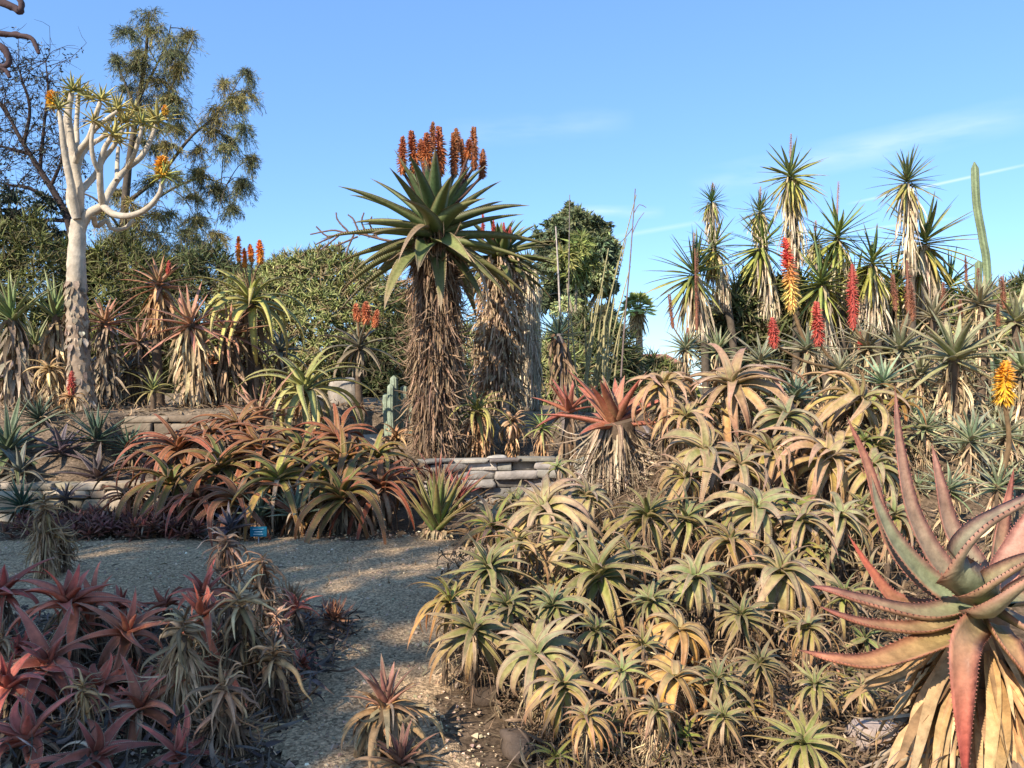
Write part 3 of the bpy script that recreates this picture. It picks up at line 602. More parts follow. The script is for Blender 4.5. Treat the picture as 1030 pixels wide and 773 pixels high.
EUC = [(.11, .13, .06), (.16, .18, .08), (.20, .21, .09), (.08, .10, .05)]
cl = []
_r = rng_of('euc')
for (x, y, rx, ry) in [(556, 228, 18, 12), (580, 220, 20, 14), (604, 230, 14, 14), (548, 246, 12, 12), (596, 250, 22, 14), (570, 246, 20, 14), (612, 252, 10, 12), (606, 268, 12, 14), (556, 264, 14, 12), (584, 268, 20, 12), (600, 285, 12, 10), (562, 284, 12, 10), (614, 290, 6, 6), (576, 300, 16, 12), (548, 300, 12, 14), (600, 310, 12, 14), (610, 330, 8, 14)]:
    for k in range(3): cl.append((x + _r.normal(0, rx * .45), y + _r.normal(0, ry * .45), rx * .85, ry * .85))
for k in range(46):
    q, w_ = _r.uniform(0, 6.28), math.sqrt(_r.uniform(0, 1)); cl.append((582 + 35 * w_ * math.cos(q), 256 + 42 * w_ * math.sin(q), 13, 11))
tree('eucalyptus', 'big dark round-crowned gum tree standing far behind the pale columns', 'tree', 46,
     [(590, 392), (588, 340), (584, 300), (578, 262), (574, 226)], (5.5, 1.2),
     [(3, (586, 320), (602, 292), (612, 262)), (3, (586, 312), (566, 285), (556, 248)), (2, (580, 272), (594, 250), (602, 232)), (2.4, (588, 345), (606, 322), (614, 292))],
     cl, .34, .06, EUC, nt=16, nl=30, droop=.4, twig_r=.02, bark=(.22, .18, .14))
tree('willowy_tree', 'slender yellow-green tree with weeping tufts in front of the dark gum tree', 'tree', 30,
     [(579, 400), (578, 340), (580, 290), (582, 250)], (2.2, 1), [(1.5, (579, 330), (571, 290), (572, 262))],
     [(582, 246, 13, 12), (570, 256, 11, 12), (592, 256, 11, 12), (580, 268, 15, 10), (585, 238, 8, 8)], .42, .03, [(.16, .18, .05), (.2, .2, .06)], nt=12, nl=36, droop=.8, bark=(.3, .24, .16))
def palm(px, py, R, D, label):
    rnd = rng_of(label); c = W(px, py, D); base = arr(c[0], D, gz(c[0], D)); e = thing('fan_palm', base, label, 'palm')
    mt = MB(); tube(mt, catmull([base - arr(0, 0, .2), (base + c) / 2 + arr(.15, 0, 0), c], 10), np.linspace(.26, .2, 10), (.34, .26, .18), 8); mt.build('trunk', M_BARK, e, base)
    L0 = R / F * D; mf = MB(); nf = 34
    for i in range(nf):
        a = i * GA; phi = rad(8 + 105 * ((i + .5) / nf)); d = arr(math.sin(phi) * math.cos(a), math.sin(phi) * math.sin(a), math.cos(phi)); q = c + d * L0 * .5
        tube(mf, [c, q], [.03, .02], (.13, .15, .05), 4)
        Rm = axis_frame(d); n = 15; sp = np.radians(np.linspace(-75, 75, n))
        u = Rm[:, 0] * math.cos(a * 3) + Rm[:, 1] * math.sin(a * 3); u = np.cross(d, arr(0, 0, 1)); u /= np.linalg.norm(u) + 1e-6
        for s in sp:
            dd = d * math.cos(s) + u * math.sin(s) - arr(0, 0, .25); l = L0 * .55 * rnd.uniform(.8, 1.1); bb = np.cross(dd, d + arr(.1, .2, .3)); bb /= np.linalg.norm(bb) + 1e-6
            V = [q, q + dd * l * .5 + bb * .05 * L0, q + dd * l, q + dd * l * .5 - bb * .05 * L0]
            mf.add(V, arr(.34, .38, .13) * (1 if phi < 1.45 else 1.6) * np.exp(rnd.normal(0, .2)), [(0, 1, 2, 3)])
    mf.build('fronds', M_FAR, e, base)
    ms = MB(); skirt_mesh(ms, c - arr(0, 0, .1 * L0), c - arr(0, 0, 1.4 * L0), .3, .3, 160, L0 * .9, ((.36, .26, .12), (.46, .34, .18), (.36, .26, .14), (.42, .3, .16)), rnd, .09); ms.build('dead_fronds', M_DRY, e, base)
palm(641, 311, 21, 52, 'lone fan palm with a round green head against the sky')

# shade trees of the garden, out of frame behind the camera to the left: they throw the dappled shade on the path
def gp(px, py, D, r): q = W(px, py, D); return (q[0], q[1], q[2], r)
GAPS = [gp(300, 672, 4.55, .20), gp(335, 662, 4.7, .16), gp(430, 632, 5.3, .22), gp(465, 622, 5.5, .16), gp(118, 497, 9.4, .22), gp(160, 482, 8.9, .3), gp(15, 585, 4.4, .22), gp(188, 622, 4.2, .16),
        gp(45, 516, 7.2, .25), gp(335, 618, 5.1, .14), gp(392, 705, 3.6, .16), gp(350, 470, 9, .2), gp(300, 450, 9.3, .18), gp(290, 600, 5, .13), gp(500, 760, 3.5, .2), gp(440, 520, 8.6, .18), gp(150, 640, 4.1, .12), gp(520, 600, 4.9, .2), gp(480, 560, 5, .16), gp(545, 650, 4.2, .25)]
def shade_tree(u, v, T, ru, rv, label, nclump, nt, nl, LL, LW):
    U = arr(SDIR[1], -SDIR[0], 0); U /= np.linalg.norm(U); U = U * (1 if U[0] > 0 else -1)
    Vv = arr(0, 0, 1) - SDIR * SDIR[2]; Vv /= np.linalg.norm(Vv)
    c = U * u + Vv * v + SDIR * T; rnd = rng_of(label); base = arr(c[0], c[1], gz(c[0], c[1]))
    e = thing('shade_tree', base, label, 'tree', 'shade trees behind the viewer'); mt, ml, mw = MB(), MB(), MB()
    tube(mt, catmull([base - arr(0, 0, .2), base + (c - base) * .5 + arr(.3, .2, 0), c], 12), np.linspace(.32, .1, 12), (.12, .09, .07), 10, rnd, .06)
    for k in range(nclump):
        a, b = rnd.uniform(0, 6.28), math.sqrt(rnd.uniform(0, 1)); p = c + U * ru * b * math.cos(a) + Vv * rv * b * math.sin(a) + SDIR * rnd.normal(0, .7)
        tube(mw, catmull([base + (c - base) * rnd.uniform(.55, .95), (c + p) / 2 + arr(0, 0, .3), p], 6), np.linspace(.07, .02, 6), (.1, .08, .06), 5)
        leaf_clump(ml, mw, p, (.85, .85, .7), nt, nl, LL, LW, rnd, (.06, .085, .03), .3, .012)
    for i in range(len(ml.v)):      # gaps in the crown where the sun comes through
        Q = ml.v[i].reshape(-1, 4, 3); m = Q.mean(1); keep = np.ones(len(m), bool)
        for (fx, fy, fz, r) in GAPS:
            g = arr(fx, fy, fz); keep &= np.hypot((m - g) @ U, (m - g) @ Vv) > r
        ml.v[i] = Q[keep].reshape(-1, 3); ml.c[i] = ml.c[i].reshape(-1, 4, 3)[keep].reshape(-1, 3)
    ml.q = [np.arange(sum(len(v) for v in ml.v)).reshape(-1, 4)]; ml.t = []
    mt.build('trunk', M_BARK, e, base); mw.build('twigs', M_BARK, e, base); ml.build('crown', M_FAR, e, base)
SHADE = True
if SHADE:
    shade_tree(-4.75, 1.85, 13.5, 1.7, 1.95, 'broad leafy shade tree standing behind the viewer, closest to the path', 46, 8, 20, .2, .042)
    shade_tree(-7.7, 1.8, 14.5, 1.9, 1.95, 'leafy shade tree with thinner crown, second behind the viewer', 42, 9, 22, .2, .042)
    shade_tree(-10.6, 1.35, 13.5, 1.8, 1.6, 'spreading shade tree at the far end of the row behind the viewer', 40, 9, 24, .2, .042)
    shade_tree(-6.2, 1.9, 12.6, 1.2, 1.8, 'narrow leafy shade tree filling the row behind the viewer', 34, 8, 18, .2, .042)
    shade_tree(-2.7, .55, 13.0, 1.05, .95, 'low young shade tree behind the viewer beside the tall ones', 12, 12, 22, .2, .045)

def hanging_tree():
    label = 'bare dark tree whose curled branch tips reach into the top corner of the sky'; rnd = rng_of(label); D = 5.2
    base = arr(-4.6, D, gz(-4.6, D)); e = thing('curly_tree', base, label, 'tree'); mb = MB(); col = (.075, .05, .05)
    top = arr(-4.3, D, 4.2); tube(mb, catmull([base - arr(0, 0, .1), arr(-4.75, D, 2.2), top], 12), np.linspace(.13, .07, 12), col, 10, rnd, .08)
    for pts, r in [([(-150, 45), (-60, 20), (-10, 32), (10, 35), (30, 38), (36, 46), (39, 54)], 2.4), ([(-120, -20), (-40, -10), (0, 2), (14, 8), (20, 12), (21, 2), (12, -8)], 3.2),
                   ([(-140, 60), (-50, 50), (-8, 46), (4, 50), (9, 60), (7, 66), (-2, 68)], 3.0), ([(-130, 70), (-60, 75), (-12, 66), (4, 70), (10, 78)], 2.4), ([(-120, 40), (-40, 30), (0, 34), (6, 36), (16, 33), (22, 36)], 1.6)]:
        w = poly(pts, D); w[0] = top + arr(.02, 0, -.3); tube(mb, catmull(w, 28), np.linspace(r * 1.6, r * .75, 28) / F * D, col, 7, rnd, .08)
    mb.build('branches', M_BARK, e, base)
hanging_tree()

# shrub masses on the slopes
GRN = (((.16, .20, .06), (.27, .29, .10), (.22, .25, .075), (.36, .30, .11)), ((.20, .16, .07), (.30, .22, .11), (.22, .15, .07), (.3, .2, .12)))
DGR = (((.065, .085, .03), (.10, .12, .04), (.075, .09, .03), (.13, .13, .045)), ((.09, .07, .03), (.1, .09, .04), (.07, .06, .03), (.1, .08, .04)))
OLV = (((.095, .11, .03), (.15, .155, .04), (.11, .12, .035), (.18, .17, .05)), ((.10, .09, .03), (.14, .12, .05), (.1, .08, .03), (.14, .1, .05)))
mound('aloe_thicket', 'great domed thicket of small green aloes behind the orange-flowered aloe', 'shrub', 318, 352, 110, 98, 18, 8500, .20, GRN, w=.085, lmp=.05, nb=9)
mound('shrub', 'dark green leafy shrub between the two feathery trees and the pink aloes', 'shrub', 205, 330, 70, 76, 19, 1700, .30, DGR)
mound('shrub', 'olive rounded shrub behind the trunk of the quiver tree', 'shrub', 120, 320, 62, 76, 18.5, 1700, .30, OLV)
mound('shrub', 'olive shrub at the edge of the view beyond the upright green aloes', 'shrub', 22, 312, 70, 86, 18, 1700, .30, OLV)
mound('shrub', 'low dark bush closing the gap under the domed thicket', 'shrub', 395, 380, 60, 52, 17, 800, .3, DGR)
mound('shrub', 'green bush seen between the giant aloe trunk and the brown column', 'shrub', 470, 376, 44, 46, 21, 700, .32, GRN)
mound('shrub', 'grey-green bush below the lone palm', 'shrub', 650, 392, 40, 30, 34, 500, .6, OLV)
mound('shrub', 'dark bush under the gum tree behind the thin yellow canes', 'shrub', 592, 372, 48, 56, 27, 900, .5, DGR)
mound('shrub', 'green bush between the brown column and the small tree aloe', 'shrub', 552, 392, 40, 48, 20, 600, .34, GRN)
mound('shrub', 'dark green bush behind the white house at the rim of the view', 'shrub', 1034, 320, 36, 42, 24, 500, .4, DGR)
mound('shrub', 'dense dark green bush wrapped round the feet of the yuccas', 'shrub', 762, 345, 50, 58, 13.6, 800, .34, DGR, w=.09)
mound('shrub', 'tall green bush filling behind the torch flowers', 'shrub', 850, 350, 80, 66, 14.2, 1000, .34, GRN, w=.09)
mound('shrub', 'bushy green mass behind the grey aloes at the rim of the bank', 'shrub', 980, 355, 100, 52, 13.5, 900, .34, GRN, w=.09)
# ================================================================== QUIVER TREE
def quiver():
    label = 'tall white-stemmed quiver tree with a forked candelabra of smooth pale branches'; rnd = rng_of(label); D = 11.6
    b0 = W(86, 412, D); base = arr(b0[0], D, gz(b0[0], D)); e = thing('quiver_tree', base, label, 'tree'); mb = MB()
    pale = np.array([.47, .395, .295])
    def limb(pts, r0, r1, n=18):
        P = catmull(poly(pts, D), n); tube(mb, P, np.linspace(r0, r1, n) * .72 / F * D, pale * rnd.uniform(.92, 1.05), 10, rnd, .03)
    tr = catmull(np.concatenate([[base - arr(0, 0, .1)], poly([(83, 400), (79, 350), (77, 300), (77, 255), (79, 222)], D)]), 40)
    rr = np.interp(np.linspace(0, 1, 40), [0, .12, .5, .8, 1], [16, 12.6, 9.6, 8.2, 7.0]) / F * D
    hz = tr[:, 2]; f = np.clip((hz - 2.4) / 1.0, 0, 1)[:, None]; colr = (arr(.30, .22, .15) * (1 - f) + pale * f)
    tube(mb, tr, rr, colr, 14, rnd, .06)
    fl = MB(); n = 420; s = rnd.uniform(0, 1, n) ** 1.3; k = (s * 27).astype(int); az = rnd.uniform(0, 6.28, n)
    P = tr[k] + np.stack([np.cos(az), np.sin(az), 0 * az], 1) * (rr[k] * 1.01)[:, None]
    leaf_set(fl, P, az, np.radians(rnd.uniform(150, 174, n)), np.radians(rnd.normal(8, 12, n)), rnd.uniform(.05, .16, n), rnd.uniform(.015, .045, n), np.eye(3), ((.20, .14, .09), (.34, .26, .18), (.42, .34, .25), (.14, .10, .07)), rnd.uniform(0, 1, n), rnd, nS=4, kind=3, ch=.2, kp=3, mp=.5, jit=.3, roll=rnd.normal(0, .2, n))
    fl.build('loose_bark', M_DRY, e, base)
    limb([(77.5, 252), (79, 205), (79, 190), (76, 172), (74, 160), (71, 135), (69, 115), (72, 94)], 8.0, 3.4, 26)
    limb([(77, 220, -.1), (71, 184, -.2), (66, 160, -.25), (62, 130, -.3), (60, 112, -.3)], 6, 2.8)
    limb([(75, 165), (80, 152, -.1), (90, 138, -.2), (97, 115, -.25), (101, 103, -.25)], 5, 2.8)
    limb([(76, 158), (77, 140, .2), (77, 125, .3), (79, 96, .35)], 4.5, 2.8)
    limb([(77.5, 246), (86, 219), (105, 207)], 7.5, 6)
    limb([(104, 208), (101, 190, -.2), (101, 165, -.3), (105, 150, -.35), (112, 138, -.4)], 4.8, 3)
    limb([(104, 208), (112, 190, .1), (125, 172, .2), (140, 160, .2), (150, 145, .25), (157, 126, .3)], 5.2, 2.8)
    limb([(103, 207), (115, 216, -.2), (132, 217, -.3), (148, 210, -.35), (160, 196, -.4), (164, 180, -.4)], 5, 2.8)
    limb([(94, 216), (97, 228, .2), (107, 222, .25), (112, 230, .3), (125, 230, .35), (134, 221, .4)], 4, 2.4)
    limb([(80, 194), (87, 186, .2), (96, 176, .35), (104, 160, .4), (114, 148, .45), (126, 126, .5)], 5, 2.6)
    limb([(77, 172), (83, 154, .3), (94, 144, .45), (104, 137, .5), (112, 118, .55)], 4.6, 2.6)
    limb([(118, 182, .1), (118, 165, .3), (119, 148, .35)], 3.6, 2.4)
    limb([(79, 224), (70, 205, .3), (69, 190, .4)], 5.5, 3)
    limb([(128, 169, .2), (134, 158, 0), (140, 140, -.1), (143, 128, -.1)], 3.6, 2.2); limb([(72, 150), (66, 138, .2), (66, 118, .3), (68, 104, .3)], 3.6, 2.3); limb([(92, 134, -.2), (98, 128, -.3), (110, 118, -.3), (118, 112, -.3)], 3.4, 2.2); limb([(101, 176, -.25), (94, 160, -.4), (92, 142, -.45), (94, 126, -.45)], 3.6, 2.3)
    mb.build('trunk', M_PALEBARK, e, base)
    for (x, y, r, dd) in [(60, 108, 15, -.3), (73, 90, 18, 0), (102, 100, 17, -.25), (80, 92, 16, .35), (114, 135, 20, -.4), (158, 121, 22, .3), (165, 176, 20, -.4), (127, 121, 19, .5), (113, 113, 17, .55), (120, 142, 13, .35), (136, 217, 9, .4), (136, 110, 15, .5), (90, 98, 15, .3), (143, 124, 16, -.1), (68, 100, 13, .3), (119, 109, 15, -.3), (94, 122, 14, -.45)]:
        m = MB(); c = W(x, y, D + dd); rosette(m, c, r / F * D, ST['quiver'], rnd, (rnd.normal(0, .25), rnd.normal(0, .25), 1)); m.build('leaf_rosette', M_LEAF, e, base)
    for (x, y0, y1, r, dd) in [(53, 106, 92, 6.5, -.3), (163, 175, 158, 8.5, -.4), (121, 120, 110, 4.5, .5), (166, 114, 106, 4, .3)]:
        spike(e, base, W(x + 2, y0 + 8, D + dd), W(x, y0, D + dd), W(x, y1, D + dd), r / F * D, YEL, rnd)
quiver()

# ================================================================== TALL TREE ALOES
def tree_aloe(px, py, D, R, basepx, basepy, st, label, rcol, skirtcols, nsk, Lsk, rsk, spikes=(), mid=None, wsk=.03, flare=(105, 150), curl=.9, stemcol=(.14, .09, .06), skspan=1.0, leaves_tilt=(0, -.06), n=None, bot_r=None, cat='aloe', name='tree_aloe', group=None):
    rnd = rng_of(label); c = W(px, py, D); b = W(basepx, basepy, D); base = arr(b[0], D, gz(b[0], D)); e = thing(name, base, label, cat, group)
    L0 = R / F * D; mb = MB(); rosette(mb, c, L0, ST[st], rnd, (leaves_tilt[0], leaves_tilt[1], 1), n); mb.build('leaves', M_LEAF, e, base)
    P = catmull([base - arr(0, 0, .1), (base + c) / 2 + (arr(0, 0, 0) if mid is None else arr(mid, 0, 0)), c], 14)
    mt = MB(); tube(mt, P, np.linspace(rcol * 1.1, rcol * .9, 14) / F * D, stemcol, 10, rnd, .08); mt.build('trunk', M_BARK, e, base)
    if nsk:
        mk = MB(); n0 = 8
        for k in range(n0):
            i0, i1 = (1 - skspan * k / n0), (1 - skspan * (k + 1) / n0)
            q0, q1 = P[min(13, int(round(i0 * 13)))], P[max(0, int(round(i1 * 13)))]
            u0 = catmull(P, 100)[int(i0 * 99)]; u1 = catmull(P, 100)[max(0, int(i1 * 99))]
            ff = 1 if bot_r is None else 1 + (bot_r - 1) * (k / n0)
            bot = u1.copy(); bot[2] = min(bot[2], u0[2] - .01)
            sk_bot = bot.copy()
            # leaves of one ring may hang past its own bottom, down to the ground
            s = rnd.uniform(0, 1, nsk // n0); az = rnd.uniform(0, 2 * PI, nsk // n0); rr = rsk * ff / F * D
            PP = u0 + (u1 - u0) * s[:, None] + np.stack([np.cos(az) * rr, np.sin(az) * rr, 0 * az], 1) * rnd.uniform(.45, 1.0, (nsk // n0, 1))
            phi0 = np.radians(rnd.uniform(flare[0], flare[1], len(s))); bend = np.radians(rnd.uniform(168, 188, len(s))) - phi0 + rnd.uniform(0, 1, len(s)) ** 3 * curl * rnd.choice([-1, 1], len(s))
            LL = Lsk / F * D * rnd.uniform(.5, 1.2, len(s)); LL = np.minimum(LL, np.maximum((PP[:, 2] - base[2]) * 1.02, .04))
            leaf_set(mk, PP, az + rnd.normal(0, .35, len(s)), phi0, bend, LL, wsk * rnd.uniform(.45, 1.25, len(s)), np.eye(3), skirtcols, rnd.uniform(0, 1, len(s)), rnd, nS=8, kind=3, ch=.4, pw=.5,
                     roll=rnd.normal(0, .6, len(s)), roll1=rnd.normal(0, 1.5, len(s)), side=rnd.normal(0, .6, len(s)), jit=.3, kp=1.8, mp=.7, wave=.3)
        mk.build('dead_leaves', M_DRY, e, base)
    for f in spikes:
        dd = f[6] if len(f) > 6 else 0
        spike(e, base, c + arr(0, 0, .1 * L0), W(f[0], f[1], D + dd), W(f[2], f[3], D + dd), f[4] / F * D, f[5], rnd, stalk_col=(.09, .05, .04), stalk_r=f[4] / F * D * .25)
    return e
BR2 = ((.20, .115, .065), (.31, .215, .13), (.15, .085, .05), (.29, .20, .13))
OD = ((.44, .13, .03), (.27, .07, .03))
tree_aloe(437, 234, 11.5, 94, 440, 468, 'treealoe', 'giant single-stemmed tree aloe with a shaggy brown skirt and orange candle flowers', 9, BR2, 5600, 36, 20,
          [(405, 174, 404, 138, 5.8500000000000005, OD, -.3), (417, 172, 415, 132, 6.5, OD, -.2), (430, 168, 428, 134, 7.15, OD, -.3), (435, 150, 435, 123, 4.55, SHADEF, .3), (443, 174, 443, 128, 7.800000000000001, OD, -.1), (457, 176, 455, 134, 6.5, SHADEF, .1), (461, 152, 459, 129, 5.2, SHADEF, .4), (467, 178, 465, 140, 5.2, SHADEF, .2), (477, 170, 478, 128, 5.8500000000000005, SHADEF, .3), (485, 178, 486, 150, 5.2, SHADEF, .1), (423, 160, 423, 140, 5.2, OD, .4), (471, 158, 472, 141, 5.2, OD, -.2)],
          wsk=.013, curl=2.6, bot_r=.80)
TAN2 = ((.40, .27, .15), (.52, .38, .24), (.28, .17, .09), (.46, .33, .21))
tree_aloe(503, 258, 14.2, 52, 500, 424, 'treealoe', 'brown-columned tree aloe with red flowers behind the giant one', 10, TAN2, 3000, 15, 22,
          [(486, 240, 485, 214, 2.6, RED, -.4), (496, 240, 496, 222, 2.4, RED, -.4), (508, 242, 507, 224, 2.4, RED, -.3), (512, 244, 513, 228, 2.4, RED, -.3)], wsk=.02, flare=(110, 140), curl=1.6, bot_r=1.2)
PALE2 = ((.54, .43, .28), (.62, .51, .36), (.44, .34, .21), (.56, .46, .32))
tree_aloe(531, 270, 16, 34, 533, 412, 'smalltree', 'pale straw-clad column topped by small green spikes beside the brown one', 6, PALE2, 2600, 34, 9, [], wsk=.014, flare=(150, 172), curl=.2, bot_r=1.0)
tree_aloe(562, 336, 12, 36, 572, 410, 'smalltree', 'slim dark-green tree aloe with a short dead-leaf collar and a bare grey stem', 5.5, BROWN, 130, 28, 5, [], wsk=.03, skspan=.5, stemcol=(.20, .16, .14), mid=.02)

# ================================================================== LEFT TERRACES
SK = lambda **k: dict(dict(n=90, len=.75, cols=BROWN, w=.05, r=1.6), **k)
aloe(253, 304, 13, 50, 'yellowgreen', 'large arching yellow-green aloe crowned by orange flowers in front of the thicket', skirt=SK(cols=BROWN), stem=.09,
     flowers=[(240, 262, 239, 238, 4, ORANGE), (253, 262, 252, 246, 4, ORANGE), (262, 264, 262, 242, 5, ORANGE), (246, 268, 246, 250, 3.5, ORANGE)])
aloe(160, 286, 13, 40, 'pink', 'upper salmon-pink aloe with dry skirt standing against the olive shrub', skirt=SK(n=130, cols=ORANGED, span=55), stem=.07, flowers=[(169, 276, 170, 262, 3, RED)])
aloe(192, 326, 12.3, 50, 'pink', 'salmon-pink aloe with widest star of leaves and long straw skirt', skirt=SK(n=170, cols=STRAW), stem=.08, tilt=(-.1, -.4))
aloe(230, 334, 12.6, 42, 'pink', 'salmon-pink aloe drooping below the arching yellow-green one', skirt=SK(n=150, cols=BROWN), stem=.07, tilt=(.2, -.3))
aloe(106, 324, 12.4, 38, 'pink', 'pinkish aloe tucked just beside the quiver tree trunk', skirt=SK(n=150, cols=GREYD), stem=.07)
aloe(56, 316, 12.2, 48, 'uprightgreen', 'fresh green aloe with tall narrow upright leaves next to the quiver tree', skirt=SK(n=130, cols=STRAW), stem=.06)
aloe(12, 318, 11.8, 56, 'uprightgreen', 'green narrow-leaved aloe cut by the edge of the view', skirt=SK(n=120, cols=GREYD), stem=.06)
aloe(36, 345, 13, 34, 'uprightgreen', 'smaller green aloe low between the two tall narrow-leaved ones', skirt=SK(n=90, cols=DARKD), stem=.05)
aloe(50, 372, 11.6, 22, 'dry', 'withered straw-coloured aloe under the upright green ones', skirt=SK(n=70, cols=STRAW))
aloe(140, 344, 13.4, 34, 'pink', 'half hidden pink aloe between quiver tree and the widest pink star', skirt=SK(n=120, cols=DARKD), stem=.06)
aloe(212, 366, 13, 30, 'dry', 'withered brown aloe under the salmon-pink ones', skirt=SK(n=100, cols=BROWN))
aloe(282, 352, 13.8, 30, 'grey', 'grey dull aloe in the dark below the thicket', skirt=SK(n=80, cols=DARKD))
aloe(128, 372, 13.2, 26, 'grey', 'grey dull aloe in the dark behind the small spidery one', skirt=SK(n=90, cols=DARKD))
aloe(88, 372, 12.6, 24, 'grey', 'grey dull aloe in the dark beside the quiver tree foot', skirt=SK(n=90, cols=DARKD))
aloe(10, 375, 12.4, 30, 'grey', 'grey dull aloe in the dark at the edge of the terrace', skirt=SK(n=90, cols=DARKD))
aloe(154, 392, 11.7, 31, 'thingreen', 'small spidery yellow-green aloe alone on the sandy terrace', tilt=(0, -.1), n=18)
aloe(97, 440, 10.35, 50, 'agave', 'dark green spiky agave-like rosette on top of the stone wall', tilt=(0, -.1))
aloe(8, 452, 9.9, 60, 'bluedark', 'dark bluish-green aloe with long curling leaves at the edge of the view', tilt=(.15, -.2))
aloe(62, 458, 10.1, 38, 'purple', 'dusky purple aloe between the bluish-green one and the dark spiky one', tilt=(.1, -.2))
aloe(98, 478, 9.75, 42, 'purple', 'dusky purple-brown aloe sprawling along the low wall', tilt=(.1, -.3))
aloe(20, 475, 9.6, 40, 'grey', 'grey wilted aloe hanging over the low wall at the edge of the view')
aloe(22, 508, 8.9, 40, 'agave', 'dark grassy aloe in front of the low wall at the edge of the view', skirt=SK(n=60, cols=DARKD))
aloe(66, 500, 9.0, 26, 'purple', 'small dusky aloe against the low wall behind the straw-coloured hanging head', skirt=SK(n=50, cols=DARKD))
aloe(128, 500, 9.05, 24, 'curlred', 'small dark red aloe hugging the pale wall stones', skirt=SK(n=40, cols=DARKD))
aloe(130, 452, 10.5, 34, 'agave', 'small dark spiky rosette growing out of the upper wall foot', skirt=SK(n=50, cols=DARKD))
aloe(40, 420, 10.7, 36, 'agave', 'dark spiky rosette behind the dusky purple aloe', skirt=SK(n=60, cols=DARKD))
aloe(72, 400, 11.0, 16, 'dry', 'little dry aloe with one crimson flower at the foot of the quiver tree', flowers=[(72, 396, 72, 374, 5, RED)])
aloe(308, 392, 11.3, 54, 'yellowgreen', 'bright yellow-green aloe with drooping leaves above the boulders', skirt=SK(n=80, cols=ORANGED), stem=.06)
aloe(262, 418, 10.7, 52, 'pink', 'loose pink aloe with long leaves leaning out of the red clump', tilt=(-.55, -.2), n=18)
aloe(362, 348, 12.8, 40, 'grey', 'grey thin-leaved aloe on a post-like stem with coral flowers', stem=.05, skirt=SK(n=30, cols=GREYD, span=30),
     flowers=[(360, 322, 357, 306, 5, CORAL), (368, 324, 369, 304, 6, CORAL), (377, 328, 379, 312, 4.5, CORAL)])
aloe(480, 414, 11.7, 30, 'yellowgreen', 'low bushy yellow-green aloe with a fringe of orange dead leaves at the brown column', skirt=SK(n=200, cols=ORANGED, len=1.1, r=2.5, flare=(95, 150)))
aloe(470, 398, 13.2, 18, 'uprightgreen', 'small pale green upright aloe behind the low bushy one')
aloe(516, 424, 11.8, 22, 'dry', 'dried orange aloe beside the foot of the pale column', skirt=SK(n=60, cols=ORANGED))
aloe(545, 430, 11.6, 24, 'thingreen', 'small mixed green aloe at the end of the grey wall', skirt=SK(n=60, cols=ORANGED))
aloe(398, 440, 11.9, 22, 'dry', 'straw fringe plant beneath the pale cactus columns', skirt=SK(n=90, cols=STRAW))
aloe(440, 492, 10.3, 46, 'stiffred', 'red narrow-leaved aloe behind the stiff green one', skirt=SK(n=50, cols=BROWN))
aloe(462, 500, 9.9, 36, 'stiffred', 'smaller red narrow-leaved aloe against the grey wall', skirt=SK(n=60, cols=BROWN))
aloe(439, 528, 8.3, 66, 'stiff', 'stiff upright green aloe with red tips on a collar of dead leaves', skirt=SK(n=160, len=.8, cols=STRAW, r=3, w=.035, flare=(85, 130), curl=1.5), tilt=(0, -.05))
aloe(478, 548, 8.0, 34, 'dry', 'grey dried rosette beside the stiff upright green aloe', skirt=SK(n=60, cols=GREYD))

def cactus(label, cols_, D, ribs, col, name='cactus', group=None):
    rnd = rng_of(label); x0, y0 = cols_[0][0]; b = W(x0, y0, D); base = arr(b[0], D, gz(b[0], D)); e = thing(name, base, label, 'cactus', group)
    for j, (p0, *rest) in enumerate(cols_):
        r = rest[-1]; pts = [p0] + list(rest[:-1]); P = poly(pts, D + (rnd.normal(0, .1) if j else 0))
        if j == 0 or p0[1] >= y0 - 2: P[0][2] = gz(P[0][0], P[0][1]) - .05
        P = catmull(P, 26); m = MB(); s = np.linspace(0, 1, 26); rr = r / F * D * np.sqrt(np.clip(1 - np.clip((s - .94) / .06, 0, 1) ** 2, .02, 1))
        T = np.gradient(P, axis=0); T /= np.linalg.norm(T, axis=1)[:, None]; B = np.cross(T, arr(0, 1, 0)); B /= np.linalg.norm(B, axis=1)[:, None]; N_ = np.cross(B, T)
        th = np.linspace(0, 2 * PI, ribs * 4, endpoint=False); k = 1 + .16 * np.cos(th * ribs)
        V = P[:, None] + B[:, None] * (np.cos(th) * k)[None, :, None] * rr[:, None, None] + N_[:, None] * (np.sin(th) * k)[None, :, None] * rr[:, None, None]
        C = np.asarray(col) * (1 + .22 * np.cos(th * ribs))[None, :, None] * (1 + .12 * np.sin(s * 30 + j))[:, None, None] * arr(1, 1, 1)
        strips(m, V[None], C[None], True); m.build('cactus_stem', M_LEAF, e, base)
cactus('cluster of short pale blue-green cactus columns by the boulders', [[(398, 446), (397, 410), (396, 378), 3.4], [(405, 446), (407, 410), (406, 388), 3.2], [(391, 446), (389, 420), (388, 396), 3.2], [(401, 446), (402, 420), (402, 402), 3], [(411, 446), (414, 425), (415, 404), 3], [(395, 446), (393, 420), (393, 386), 3]], 12.1, 8, (.25, .29, .20))
cactus('tall jointed green cactus column rising against the sky', [[(996, 340), (993, 280), (988, 240), (982, 205), (980, 163), 3.5], [(996, 300), (985, 295), (984, 262), 3.2]], 11.2, 5, (.18, .22, .11), name='column_cactus')

